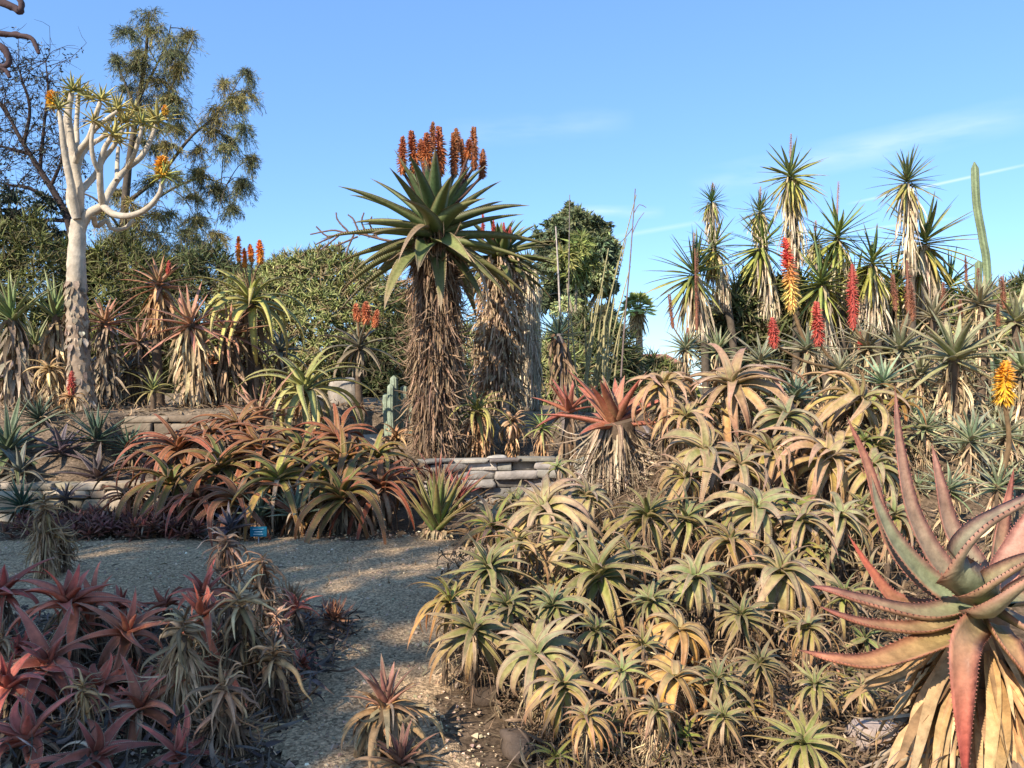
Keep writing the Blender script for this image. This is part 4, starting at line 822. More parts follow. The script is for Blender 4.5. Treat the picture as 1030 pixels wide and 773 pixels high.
# red ground cover along the low wall
def cover():
    rnd = rng_of('cover'); mb = MB()
    for k in range(330):
        x = rnd.uniform(-5.2, -3.2); y = rnd.uniform(8.15, 9.2); zz = gz(x, y)
        c = arr(x, y, zz + rnd.uniform(.03, .16)); L = rnd.uniform(.07, .13)
        rosette(mb, c, L, style(n=9, w=.14, phi=(5, 80), bend=(5, 40), nS=5, kind=4, teeth=0, cols=((.14, .045, .04), (.2, .06, .05), (.14, .07, .04), (.26, .11, .06)), jit=.3), rnd, (rnd.normal(0, .3), rnd.normal(0, .3) - .2, 1))
    tag(mb.build('ground_cover', M_LEAF), 'low carpet of dark red succulents in front of the pale wall', 'ground cover', kind='stuff')
cover()

# ================================================================== RED-GREEN CLUMP BY THE PATH
CG = 'curling aloes of the red and green clump'
for (x, y, D, r, s, l) in [
    (180, 452, 9.4, 46, 'curlred', 'dark red curling aloe highest on the wall side of the clump'),
    (172, 487, 8.9, 48, 'curl', 'orange-lit curling aloe at the wall end of the clump, arching to the ground'),
    (222, 470, 9.1, 50, 'curl', 'full red-green aloe beside the orange-lit one at the wall end'),
    (212, 444, 9.7, 42, 'curlred', 'dark red aloe at the top of the clump behind the full red-green one'),
    (240, 506, 8.55, 50, 'curlred', 'low dark red aloe directly behind the blue plant label'),
    (280, 484, 8.8, 52, 'curlgreen', 'greenest aloe in the middle of the clump'),
    (262, 452, 9.5, 46, 'curlred', 'dark red aloe at the top of the clump under the loose pink one'),
    (306, 456, 9.4, 46, 'curl', 'curling aloe at the top of the clump under the bright yellow-green one'),
    (345, 500, 8.55, 58, 'curl', 'biggest front aloe of the clump with broad red-tipped leaves touching the gravel'),
    (298, 516, 8.5, 46, 'bluegreen', 'small blue-green aloe low at the front of the clump'),
    (346, 464, 9.2, 48, 'curl', 'curling aloe behind the biggest front one'),
    (384, 490, 8.8, 46, 'curlred', 'red aloe at the gravel end of the clump next to the stiff green one'),
    (376, 462, 9.4, 42, 'curlgreen', 'greenish aloe at the rear of the clump before the giant trunk'),
    (340, 442, 9.8, 40, 'curlred', 'dark red aloe rearmost below the boulders'),
    (200, 506, 8.7, 42, 'curlred', 'red aloe drooping over the ground cover'),
    (325, 482, 8.9, 44, 'curl', 'red-green aloe squeezed between the greenest and the biggest ones'),
    (240, 430, 10.0, 36, 'curlred', 'small dark aloe peeping over the top of the clump'),
    (262, 516, 8.45, 38, 'bluegreen', 'small grey-blue aloe right above the plant label')]:
    aloe(x, y, D, r * .93, s, l, CG, skirt=SK(n=50, cols=BROWN, len=.6))
aloe(232, 530, 8.0, 32, 'purple', 'dull purple aloe rosette near the blue plant label', tilt=(0, -.1), skirt=SK(n=40, cols=GREYD))

def label_sign():
    c = W(260, 535, 8.05); g = gz(c[0], c[1]); base = arr(c[0], c[1], g); e = thing('plant_label', base, 'small blue plant label on a short stake in the gravel', 'sign')
    mb = MB(); tube(mb, [base - arr(0, 0, .05), arr(c[0], c[1] + .01, c[2])], [.006, .006], (.4, .4, .4), 6); mb.build('stake', M_PAINT, e, base)
    mb = MB(); rock(mb, c, (.17, .012, .10), (.015, .14, .21), rng_of('x'), p=.12, amp=0); pl = mb.build('plate', M_PAINT, e, base)
    mb = MB()
    for k, w in enumerate((.11, .08, .1)): rock(mb, c + arr(0, -.0075, .025 - .025 * k), (w, .003, .008), (.35, .5, .55), rng_of('y'), p=.1, amp=0)
    mb.build('text_lines', M_PAINT, pl, base)
label_sign()

# ================================================================== FOREGROUND RED BED
RG = 'red aloes of the shaded bed'
for (x, y, D, r, s, l, sk, tl) in [
    (68, 606, 4.3, 66, 'red', 'red aloe with the tallest upright leaf, top of the shaded bed', DARKD, (0, -.2)),
    (2, 596, 4.4, 54, 'red', 'red aloe at the edge of the view catching orange light on its leaves', GREYD, (.1, -.2)),
    (128, 636, 4.1, 56, 'red', 'red aloe between the tallest one and the shaggy brown-skirted one', DARKD, (0, -.3)),
    (48, 668, 3.9, 66, 'red', 'red aloe in the middle of the shaded bed above the withered grey one', DARKD, (-.1, -.3)),
    (204, 618, 3.95, 50, 'red', 'red aloe on top of the long shaggy brown skirt', STRAW, (.1, -.2)),
    (206, 596, 4.4, 40, 'red', 'red aloe behind the shaggy brown-skirted one', STRAW, (.1, -.1)),
    (140, 712, 3.6, 62, 'red', 'dark red aloe low in the bed beside the shaggy skirt', DARKD, (0, -.4)),
    (28, 742, 3.4, 70, 'red', 'red aloe in the bottom corner of the view', DARKD, (0, -.3)),
    (96, 760, 3.3, 60, 'red', 'red aloe cut by the bottom of the view beside the corner one', DARKD, (0, -.3)),
    (8, 690, 3.7, 56, 'red', 'dark red aloe at the edge of the view under the orange-lit one', DARKD, (0, -.3)),
    (222, 676, 3.9, 48, 'red', 'red aloe with curled leaves at the path side of the shaggy skirt', GREYD, (.3, -.3)),
    (100, 690, 3.85, 48, 'red', 'small dull red aloe behind the withered grey one', DARKD, (0, -.2)),
    (170, 676, 4.0, 46, 'red', 'dull red aloe half covered by the shaggy brown skirt', DARKD, (-.1, -.2)),
    (180, 760, 3.35, 52, 'red', 'dim red aloe at the bottom of the view left of the dark skirts', DARKD, (0, -.3)),
    (298, 612, 4.9, 26, 'red', 'small bright pinkish-red aloe beside the hanging dry rosettes', BROWN, (.1, -.2)),
    (303, 668, 4.4, 26, 'red', 'small dark red aloe drooping at the path edge', DARKD, (.3, -.2)),
    (268, 640, 4.6, 30, 'red', 'dim red aloe among the hanging dry rosettes', DARKD, (.1, -.2))]:
    q_ = rng_of(l); tl = (tl[0] + q_.normal(0, .28), tl[1] + q_.normal(0, .18))
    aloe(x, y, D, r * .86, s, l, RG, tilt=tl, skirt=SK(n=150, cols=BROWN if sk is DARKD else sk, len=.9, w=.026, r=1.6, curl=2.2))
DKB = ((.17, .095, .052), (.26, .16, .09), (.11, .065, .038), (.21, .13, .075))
rf = rng_of('redfill'); k = 0
while k < 26:
    y = rf.uniform(605, 770); x = rf.uniform(-15, np.interp(y, [605, 680, 770], [225, 235, 215])); k += 1
    if 150 < x < 225 and y > 640: continue
    D = float(np.interp(y, [600, 680, 770], [4.5, 3.95, 3.4])) + rf.uniform(.05, .3)
    aloe(x, y, D, rf.uniform(26, 42), 'red', 'crimson aloe rosette crowded low between the larger red aloes of the shaded bed', 'crowded small red rosettes of the shaded bed', tilt=(rf.normal(0, .35), -.2 + rf.normal(0, .25)), n=13, skirt=SK(n=110, cols=(BROWN, DARKD)[k % 2], len=.9, w=.026, r=1.6, curl=2.4))
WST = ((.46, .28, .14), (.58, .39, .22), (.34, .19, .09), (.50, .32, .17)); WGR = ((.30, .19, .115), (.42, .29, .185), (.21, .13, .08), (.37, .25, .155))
DG = 'hanging dry rosettes of the shaded bed'
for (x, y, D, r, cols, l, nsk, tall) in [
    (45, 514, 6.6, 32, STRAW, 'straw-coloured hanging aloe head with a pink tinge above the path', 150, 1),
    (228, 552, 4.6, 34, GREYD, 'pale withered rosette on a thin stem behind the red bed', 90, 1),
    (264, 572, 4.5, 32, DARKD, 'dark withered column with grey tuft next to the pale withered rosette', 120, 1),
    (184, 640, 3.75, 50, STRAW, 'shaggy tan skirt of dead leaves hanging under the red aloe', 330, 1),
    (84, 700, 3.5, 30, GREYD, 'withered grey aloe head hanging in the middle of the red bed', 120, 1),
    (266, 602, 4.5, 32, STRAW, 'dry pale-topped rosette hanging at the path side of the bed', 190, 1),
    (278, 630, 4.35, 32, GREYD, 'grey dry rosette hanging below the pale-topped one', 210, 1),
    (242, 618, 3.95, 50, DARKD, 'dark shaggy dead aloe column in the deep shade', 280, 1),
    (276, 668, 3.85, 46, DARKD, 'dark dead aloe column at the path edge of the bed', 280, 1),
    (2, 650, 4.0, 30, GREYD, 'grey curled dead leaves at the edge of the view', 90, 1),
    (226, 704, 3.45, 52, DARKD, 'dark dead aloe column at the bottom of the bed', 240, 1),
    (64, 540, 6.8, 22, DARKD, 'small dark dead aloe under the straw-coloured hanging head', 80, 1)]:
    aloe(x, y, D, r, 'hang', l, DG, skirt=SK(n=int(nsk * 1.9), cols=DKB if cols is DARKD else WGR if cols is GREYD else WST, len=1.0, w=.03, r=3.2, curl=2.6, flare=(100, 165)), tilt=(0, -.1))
BG = 'brown-red ball aloes on the path'
aloe(336, 622, 5.15, 27, 'brownball', 'round brown-red aloe ball sitting on the gravel', BG, tilt=(0, -.2))
aloe(292, 604, 5.6, 22, 'brownball', 'brown-red aloe ball behind the dry hanging rosettes', BG, tilt=(0, -.2))
aloe(310, 632, 5.3, 16, 'brownball', 'smallest brown-red aloe ball between the two larger ones', BG, tilt=(0, -.2))
aloe(388, 706, 3.5, 50, 'drytop', 'withered tan aloe with an upright brown-red heart standing alone on the path', skirt=SK(n=170, cols=((.36, .25, .13), (.46, .35, .2), (.26, .16, .08), (.4, .3, .17)), len=1.2, w=.085, r=2.4, curl=2.6, flare=(50, 130)), tilt=(0, -.05), stem=.03, under=('dry', 1.0, .25))
aloe(404, 768, 3.3, 46, 'drytop', 'second withered tan aloe at the very bottom of the view before the lone one', skirt=SK(n=90, cols=STRAW, len=1.0, w=.10, r=2.4, curl=1.8, flare=(60, 130)), tilt=(0, -.05), under=('dry', 1.0, .25))

# ================================================================== RED-LEAVED ALOE ON ITS STRAW TRUNK
aloe(618, 424, 7.2, 68, 'bigred', 'upright red-leaved aloe on a fat straw-skirted trunk', skirt=SK(n=800, cols=((.33, .25, .16), (.46, .36, .24), (.24, .165, .10), (.40, .31, .21)), len=1.1, w=.019, r=1.35, curl=2.0, flare=(125, 170)), stem=.20, tilt=(0, -.05), basepx=626)
aloe(572, 412, 9, 40, 'bigred', 'smaller red aloe behind the straw-skirted trunk', skirt=SK(n=60), n=12)
aloe(655, 440, 9, 30, 'grey', 'grey dim aloe in the gap beside the straw-skirted trunk', skirt=SK(n=60, cols=DARKD))

# ================================================================== THE BANK
def Db(y): return float(np.interp(y, [340, 390, 455, 510, 580, 680, 740, 790], [7.3, 6.7, 5.9, 5.2, 4.45, 3.55, 3.15, 2.9]))
KG = 'rosettes of the aloe bank'
for (x, y, r, s, l) in [
    (603, 578, 66, 'bankgreen', 'largest green rosette of the bank with long hanging leaves'),
    (548, 512, 50, 'bankpale', 'pale curling rosette at the crest of the bank before the grey wall'),
    (492, 572, 46, 'bankgreen', 'green shaded rosette facing the path, upper of the two there'),
    (478, 634, 50, 'bankgreen', 'dark green shaded rosette facing the path, lower of the two there'),
    (541, 660, 50, 'bankpale', 'pale open rosette at the foot of the bank by the path'),
    (698, 582, 44, 'bankpale', 'whitish rosette with leaves curled into a ball right of the largest green one'),
    (786, 576, 54, 'bankpale', 'big whitish rosette hanging over thin dry roots, near the giant red-edged aloe'),
    (655, 606, 38, 'bankgreen', 'mid green rosette between the largest one and the whitish ball'),
    (625, 676, 36, 'bank', 'tan and orange rosette low on the bank over a dry fringe'),
    (683, 634, 34, 'bankorange', 'yellow-orange rosette closed like a lantern'),
    (680, 682, 36, 'bankorange', 'orange lantern-shaped rosette just below the yellow one'),
    (566, 690, 38, 'bank', 'brownish rosette at the foot of the bank beside the pale open one'),
    (722, 684, 34, 'bankgreen', 'yellow-green star rosette low on the bank'),
    (764, 668, 32, 'bankgreen', 'small upright green star rosette beside the yellow-green one'),
    (728, 722, 28, 'bankgreen', 'small green star rosette lowest on the bank'),
    (808, 748, 46, 'bankgreen', 'flat yellow-green rosette at the bottom beside the giant aloe skirt'),
    (710, 456, 54, 'bankpale', 'big pinkish-tan rosette in the upper middle of the bank'),
    (737, 388, 62, 'bankpale', 'big arching rosette with yellow undersides at the top of the bank'),
    (668, 388, 42, 'bankpale', 'curly tan rosette at the top of the bank beside the red-leaved aloe'),
    (862, 404, 56, 'bankpale', 'pinkish rosette with broad hooped leaves near the tall red leaf tips'),
    (776, 455, 42, 'bank', 'tan-green rosette between the two big ones of the upper bank'),
    (833, 462, 48, 'bankpale', 'hooped tan rosette over dry roots in front of the pinkish one'),
    (652, 520, 42, 'bankgreen', 'green-tan rosette below the straw-skirted trunk'),
    (762, 512, 44, 'bankpale', 'tan rosette with broad leaves in the centre of the bank'),
    (806, 524, 40, 'bank', 'tan rosette above the big whitish one'),
    (735, 545, 36, 'bank', 'dull tan rosette between the centre one and the whitish ball'),
    (690, 522, 38, 'bankgreen', 'green rosette under the big pinkish-tan one'),
    (578, 546, 40, 'bankpale', 'pale curling rosette behind the largest green one'),
    (520, 548, 38, 'bank', 'tan rosette between the crest and the shaded green ones'),
    (590, 500, 36, 'bankpale', 'pale rosette at the foot of the straw-skirted trunk'),
    (556, 610, 38, 'bankgreen', 'green rosette tucked under the largest one'),
    (646, 650, 34, 'bank', 'tan-green rosette over the orange-fringed one'),
    (746, 620, 36, 'bankgreen', 'green rosette beneath the whitish ball'),
    (812, 632, 34, 'bank', 'tan rosette beside the red leaf tips of the giant aloe'),
    (790, 420, 40, 'bankpale', 'pale rosette below the blue-green one on the upper bank'),
    (690, 420, 38, 'bank', 'tan rosette under the curly one at the top of the bank'),
    (878, 470, 40, 'bankpale', 'tan rosette behind the long red leaf of the giant aloe'),
    (898, 520, 40, 'bank', 'tan rosette seen between the rising leaves of the giant aloe'),
    (845, 520, 38, 'bankpale', 'tan hooped rosette over a tangle of dry roots'),
    (850, 600, 34, 'bankgreen', 'green rosette in the shadow behind the giant aloe leaves'),
    (600, 636, 34, 'bankgreen', 'green rosette just under the hanging leaves of the largest one'),
    (510, 610, 36, 'bankgreen', 'dark green rosette between the two shaded ones facing the path'),
    (452, 606, 34, 'curlgreen', 'reddish-edged green rosette leaning over the gravel'),
    (590, 722, 28, 'bank', 'brownish small rosette over the dry litter at the bank foot'),
    (660, 716, 30, 'bank', 'tan small rosette over hanging dry fringe at the bank foot'),
    (690, 480, 34, 'bank', 'tan rosette peeking below the big pinkish-tan one'),
    (745, 470, 36, 'bankpale', 'pale rosette wedged between the big pinkish-tan and the tan-green ones'),
    (820, 690, 30, 'bankgreen', 'green rosette in shade above the flat yellow-green one'),
    (632, 556, 30, 'bank', 'tan rosette behind the top leaves of the largest green one')]:
    ln = {'bankorange': STRAW, 'bankgreen': BROWN}.get(s, STRAW)
    q_ = rng_of(l + 't')
    aloe(x, y, Db(y), r * (.84 if y < 425 else 1) * q_.uniform(.94, 1.12) * (1.0 if s != 'bankorange' else .84), s, l, KG, tilt=(q_.normal(0, .2), -.34 + q_.normal(0, .15)), skirt=SK(n=90 if y < 630 else 170, cols=ln, len=.85, w=.014 if y < 630 else .017, r=1.6, curl=4.5 if y < 630 else 2.4, flare=(60, 160), span=r * (6 if x < 545 else 1.3 if y < 630 else 3.2)))
aloe(800, 398, 6.9, 36, 'bluegreen', 'blue-green upright aloe among the tan rosettes of the upper bank', tilt=(0, -.2), skirt=SK(n=40))
aloe(592, 762, 3.55, 22, 'red', 'small salmon-red seedling aloe at the very foot of the bank', tilt=(0, -.1), n=12)
rf = rng_of('fill'); cnt = 0
while cnt < 175:
    y = rf.uniform(400, 770); xl = np.interp(y, [400, 480, 540, 600, 680, 770], [650, 520, 455, 445, 490, 560]); x = rf.uniform(xl, 915)
    if 575 < x < 665 and 400 < y < 535: continue
    if y > 610 and rf.uniform() < .72: cnt += 1; continue
    D = Db(y) + rf.uniform(.2, .5); cnt += 1
    aloe(x, y, D, rf.uniform(20, 34), ('bankgreen', 'bank', 'bankgreen', 'curlgreen')[cnt % 4], 'small aloe rosette half hidden behind the larger rosettes of the bank', 'half hidden small rosettes of the bank', tilt=(rf.normal(0, .25), -.5), n=14,
         skirt=SK(n=26, cols=(BROWN, STRAW, DARKD)[cnt % 3], len=.8, w=.022, r=1.4, curl=2.4, flare=(90, 165)))
for k in range(16):
    y = rf.uniform(640, 745); x = rf.uniform(np.interp(y, [640, 745], [520, 580]), 850); D = Db(y) + rf.uniform(.15, .4)
    aloe(x, y, D, rf.uniform(24, 34), 'hang', 'dead hanging aloe head in the dark foot of the bank', 'dead heads at the foot of the bank', n=12, skirt=SK(n=150, cols=(BROWN, GREYD, DARKD)[k % 3], len=1.1, w=.018, r=2.0, curl=2.4, flare=(100, 165)), tilt=(rf.normal(0, .2), -.3))
# dead leaves caught under the bank and in the shaded bed
def litter(name, label, n, xy, L, w, cols, seed, lift):
    rnd = rng_of(seed); x, y = xy(rnd, n); n = len(x)
    if lift > .2: lift = np.interp(y, [3.0, 3.8, 4.6], [.05, .16, .40])
    P = np.stack([x, y, hgt(x, y) + .01 + lift * rnd.uniform(0, 1, n) ** 2], 1)
    mb = MB(); leaf_set(mb, P, rnd.uniform(0, 6.28, n), np.radians(rnd.uniform(55, 125, n)), np.radians(rnd.normal(0, 70, n)), L * rnd.uniform(.4, 1.2, n), w * rnd.uniform(.5, 1.2, n), np.eye(3), cols, rnd.uniform(0, 1, n), rnd,
             nS=6, kind=3, ch=.4, roll=rnd.normal(0, .8, n), roll1=rnd.normal(0, 1.5, n), side=rnd.normal(0, .8, n), jit=.35)
    V = mb.v[0]; V[:, 2] = np.maximum(V[:, 2], hgt(V[:, 0], V[:, 1]) + .006)
    tag(mb.build(name, M_DRY), label, 'dead leaves', kind='stuff')
def bank_xy(rnd, n):
    y = 3.0 + 4.6 * rnd.uniform(0, 1, n) ** 1.3; x = x_edge(y) + .08 + rnd.uniform(0, 1, n) ** 1.2 * (y * .45 + .8); return x, y
litter('leaf_litter', 'tangle of dry leaves under the aloe bank', 9500, bank_xy, .20, .0075, ((.19, .125, .07), (.31, .22, .135), (.10, .065, .04), (.20, .14, .085)), 'lit1', .34)
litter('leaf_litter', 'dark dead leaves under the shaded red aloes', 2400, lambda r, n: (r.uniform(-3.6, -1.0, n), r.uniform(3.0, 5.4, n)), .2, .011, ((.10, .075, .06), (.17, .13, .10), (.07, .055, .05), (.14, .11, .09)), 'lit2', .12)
litter('leaf_litter', 'dead leaves on the terraces behind', 2200, lambda r, n: (r.uniform(-8, 1.5, n), r.uniform(10.0, 13.5, n)), .2, .014, ((.22, .14, .08), (.34, .24, .14), (.14, .09, .05), (.26, .18, .11)), 'lit3', .08)
litter('leaf_litter', 'a few dry leaf scraps on the gravel', 520, lambda r, n: (r.uniform(-3.2, .2, n), r.uniform(3.1, 8.4, n)), .10, .006, STRAW, 'lit4', .0)

# ================================================================== GIANT FOREGROUND ALOE
def custom_leaf(mb, pts, width, rnd, c0, c1, ch=.45, th=.32, edge=(.34, .09, .07), up=None, n=26, kp=1.25, mp=.85):
    P = catmull(pts, n); t = np.linspace(0, 1, n); T = np.gradient(P, axis=0); T /= np.linalg.norm(T, axis=1)[:, None]
    u = arr(0, -.35, 1) if up is None else np.asarray(up, float)
    B = np.cross(T, u); B /= np.linalg.norm(B, axis=1)[:, None]; Nn = np.cross(B, T)
    w = width * np.minimum(1, .85 + .6 * t) * np.clip(1 - t ** kp, .012, 1) ** mp
    rg, cl = ring(8, ch, th); rg = [(a, c) for a, c in rg]
    V = np.stack([P + B * (w * a)[:, None] + Nn * (w * c)[:, None] for a, c in rg], 1)
    s = (t ** 1.0)[:, None]; col = np.asarray(c0) * (1 - s) + np.asarray(c1) * s; C = np.repeat(col[:, None], 8, 1)
    for k in (0, 4): C[:, k] = C[:, k] * .4 + np.asarray(edge) * .6
    C = C * (1 + .10 * np.sin(P[:, 0] * 40 + P[:, 2] * 23))[:, None, None] * (1 + rnd.normal(0, .07, C.shape[:2]))[..., None]
    tf = (np.clip((t - .93) / .05, 0, 1) * .8)[:, None, None]; C = C * (1 - tf) + arr(.22, .10, .06) * tf
    strips(mb, V[None], C[None], True)
    tv = []
    for k, sg in ((0, -1), (4, 1)):
        E = V[:, k]
        Q = catmull(E, 90); Bq = catmull(B, 90); Wq = np.interp(np.linspace(0, 1, 90), t, w)
        for i in range(3, 84, 2):
            sz = .0075 * (1 - .4 * i / 90); tv += [Q[i], Q[i] + (Q[i + 1] - Q[i]) * .8, Q[i] + (Q[i + 1] - Q[i]) * .7 + sg * Bq[i] * sz + arr(0, 0, .002)]
    mb.add(np.array(tv), (.32, .12, .08), tris=np.arange(len(tv)).reshape(-1, 3))
def giant():
    label = 'giant green and red aloe with long toothed leaves over a thick straw skirt'; rnd = rng_of(label); D = 3.0
    def at(px, py, dd=0): return W(px, py, D + dd)
    b0 = W(990, 800, D); base = arr(b0[0], D + .02, gz(b0[0], D)); e = thing('giant_aloe', base, label, 'aloe'); mb = MB()
    G0, G1, R1, O1 = (.17, .20, .10), (.22, .19, .12), (.36, .11, .08), (.40, .17, .09)
    k = F / D
    L = [  # pixel path with depth offsets, half width px, base colour, tip colour
        ([(984, 628, -.06), (935, 650, -.2), (880, 668, -.28), (838, 664, -.3), (803, 654, -.3)], 17, (.26, .22, .08), (.46, .16, .09)),
        ([(980, 616, -.06), (930, 633, -.15), (880, 630, -.2), (845, 620, -.22), (824, 610, -.22)], 12, (.24, .21, .09), (.40, .12, .08)),
        ([(982, 608, -.04), (930, 619, -.1), (870, 606, -.12), (835, 595, -.12), (815, 590, -.12)], 15, G0, (.40, .13, .09)),
        ([(985, 608, .1), (940, 613, .28), (900, 603, .3), (874, 572, .3), (853, 538, .3)], 12, G0, (.46, .09, .06)),
        ([(985, 604, 0), (935, 588, .05), (895, 545, .1), (872, 470, .1), (852, 420, .1)], 15, G0, (.34, .12, .08)),
        ([(988, 602, 0), (945, 592, .0), (905, 552, .0), (884, 512, .0), (876, 478, .0)], 14, G0, G1),
        ([(990, 600, .02), (952, 578, .06), (918, 520, .1), (904, 450, .1), (900, 388, .1)], 15, (.20, .19, .11), (.34, .165, .12)),
        ([(993, 598, .04), (975, 565, .1), (954, 530, .15), (944, 485, .15), (937, 446, .15)], 17, (.20, .19, .11), (.34, .165, .12)),
        ([(988, 600, -.08), (962, 572, -.16), (984, 534, -.2), (1040, 500, -.2), (1090, 470, -.2)], 23, (.18, .21, .12), (.30, .18, .12)),
        ([(992, 604, -.12), (990, 592, -.2), (1030, 566, -.25), (1080, 548, -.25)], 24, (.20, .22, .11), (.30, .17, .10)),
        ([(990, 616, -.16), (1000, 612, -.3), (1030, 588, -.36), (1080, 560, -.38)], 24, (.17, .21, .11), (.27, .17, .10)),
        ([(1002, 600, .1), (1020, 560, .2), (1040, 520, .25), (1075, 470, .25)], 18, (.34, .20, .13), (.42, .2, .14)),
        ([(985, 622, -.14), (968, 645, -.3), (966, 690, -.36), (968, 740, -.36), (972, 800, -.32)], 17, (.26, .21, .10), (.46, .07, .06)),
        ([(996, 626, -.1), (1010, 645, -.25), (1035, 680, -.3), (1070, 730, -.3)], 17, (.26, .23, .09), (.42, .14, .08)),
        ([(1004, 616, -.1), (1030, 630, -.2), (1070, 655, -.25), (1110, 690, -.25)], 17, G0, (.36, .14, .09)),
        ([(1010, 606, .05), (1050, 600, .1), (1100, 580, .1)], 17, G0, R1), ([(1000, 596, .15), (1005, 540, .35), (1020, 470, .4)], 15, G0, R1),
        ([(985, 612, .12), (950, 640, .3), (915, 660, .4)], 14, G0, R1)]
    # heart of the rosette
    for i, (p, w, c0, c1) in enumerate(L):
        pts = [at(*q) for q in p]
        core = at(994, 606, .02); up = None
        dirv = pts[-1] - pts[0]; horiz = arr(dirv[0], dirv[1], 0); hz = np.linalg.norm(horiz) + 1e-6
        up = arr(0, 0, 1) - horiz / hz * (dirv[2] / (np.linalg.norm(dirv) + 1e-6)) * 1.1 + arr(0, -.25, 0)
        if 3 <= i <= 7 or i == 16: up = arr(.25, -1, .25)
        if i == 12: up = arr(0, -1, .3)
        custom_leaf(mb, pts, w * .98 / k, rnd, c0, c1, up=up, kp=1.4)
    mb.build('leaves', M_LEAF, e, base)
    mt = MB(); tube(mt, catmull([base - arr(0, 0, .1), base + arr(.02, .02, .35), at(992, 612, .02)], 10), np.linspace(.10, .075, 10), (.2, .14, .09), 12, rnd, .06); mt.build('trunk', M_BARK, e, base)
    mk = MB(); top = at(990, 630, .02); n = 330
    az = rnd.uniform(0, 2 * PI, n); s = rnd.uniform(0, 1, n); P = top + (base - top) * (s * .72)[:, None] + np.stack([np.cos(az), np.sin(az), 0 * az], 1) * .085
    ln = np.minimum(rnd.uniform(.28, .62, n), (P[:, 2] - base[2]) * 1.25 + .05)
    leaf_set(mk, P, az, np.radians(rnd.uniform(118, 150, n)), np.radians(rnd.uniform(8, 35, n)), ln, rnd.uniform(.008, .028, n), np.eye(3), ((.42, .23, .095), (.52, .34, .17), (.34, .18, .075), (.44, .29, .15)), rnd.uniform(0, 1, n), rnd,
             nS=10, kind=3, ch=.5, roll=rnd.normal(0, .6, n), roll1=rnd.normal(0, 1.6, n), side=rnd.normal(0, .4, n), jit=.28, kp=2.2, mp=.6, wave=.45)
    az = rnd.uniform(0, 2 * PI, 190); P = base + np.stack([np.cos(az) * .22, np.sin(az) * .22, rnd.uniform(.05, .32, 190)], 1)
    leaf_set(mk, P, az, np.radians(rnd.uniform(95, 150, 190)), np.radians(rnd.normal(30, 50, 190)), rnd.uniform(.12, .32, 190), rnd.uniform(.006, .018, 190), np.eye(3), GREYD, rnd.uniform(0, 1, 190), rnd,
             nS=8, kind=3, ch=.4, roll=rnd.normal(0, .7, 190), roll1=rnd.normal(0, 2, 190), side=rnd.normal(0, 1, 190), jit=.3, wave=.4)
    mk.build('dead_leaves', M_DRY, e, base)
giant()

# ================================================================== GREY-GREEN FIELD ABOVE THE BANK
FG = 'grey-green aloes of the upper bank'
for (x, y, D, r, l, fl) in [
    (960, 358, 7.4, 66, 'largest grey-green aloe star with yellowed lower leaves over a straw tangle', []),
    (977, 442, 6.2, 44, 'pale green aloe star in front of the straw tangle, beside the orange poker', []),
    (905, 350, 8.0, 46, 'grey-green aloe behind the largest star, beneath two orange-brown spikes', [(914, 316, 912, 262, 4.5, BRNF), (901, 312, 899, 276, 4, BRNF), (918, 322, 917, 285, 4, BRNF)]),
    (872, 348, 8.4, 38, 'grey-green aloe at the foot of the slim red torch', [(858, 330, 857, 266, 7, RED), (865, 352, 865, 334, 3, RED)]),
    (938, 318, 8.8, 38, 'grey-green aloe with a small brown spike in front of the curved cactus', [(948, 316, 948, 284, 3.4, BRNF)]),
    (986, 304, 9.2, 44, 'upright grey-green aloe crowding the column cactus', [(966, 322, 965, 302, 3, BRNF), (984, 300, 983, 270, 3, BRNF), (990, 326, 990, 306, 3, BRNF), (972, 282, 971, 258, 2.4, BRNF)]),
    (1022, 322, 8.6, 44, 'grey-green aloe with two brown spikes under the white house', [(1010, 310, 1009, 278, 3.4, BRNF), (1004, 328, 1003, 306, 3, BRNF)]),
    (1030, 370, 7.4, 48, 'grey-green aloe at the edge of the view behind the orange poker', []),
    (888, 384, 7.2, 38, 'grey-green aloe above the pinkish hooped rosette', []),
    (925, 376, 7.8, 40, 'dull grey-green aloe beside the largest star', []),
    (1012, 436, 6.4, 40, 'greenish aloe crossed by the long stalk of the orange poker', []),
    (930, 430, 6.6, 34, 'straw-filled aloe under the largest star', []),
    (845, 372, 8.2, 34, 'grey-green aloe beneath the fat red torches', [(823, 346, 823, 304, 7.5, RED), (779, 348, 777, 320, 6.5, RED)]),
    (812, 350, 9.2, 40, 'green aloe that bears the tall red and yellow torch', [(797, 312, 793, 240, 9.5, REDYEL)]),
    (1004, 490, 5.3, 40, 'pale aloe behind the giant one, sending up the long-stalked orange poker', [(1010, 403, 1012, 364, 12, YEL)]),
    (955, 492, 5.6, 36, 'tan-green aloe between the tallest leaf tips of the giant one', []),
    (690, 350, 8.6, 30, 'thin grey aloe bearing slim brown spikes beside the yucca', [(701, 332, 699, 250, 3.2, BRNF), (677, 330, 672, 296, 3, BRNF), (692, 352, 692, 330, 2.6, CORAL)]),
    (765, 362, 8.4, 36, 'green aloe at the back of the big arching rosette', []),
    (722, 352, 8.6, 32, 'dim green aloe behind the big arching rosette under the yuccas', [])]:
    aloe(x, y, D, r, 'greygreen', l, FG, tilt=(0, -.25), skirt=SK(n=110 if y > 340 else 50, cols=STRAW, len=.7, w=.03, curl=2.0, r=1.8, flare=(95, 160)), flowers=fl, wmul=1.1)
rf = rng_of('fill2')
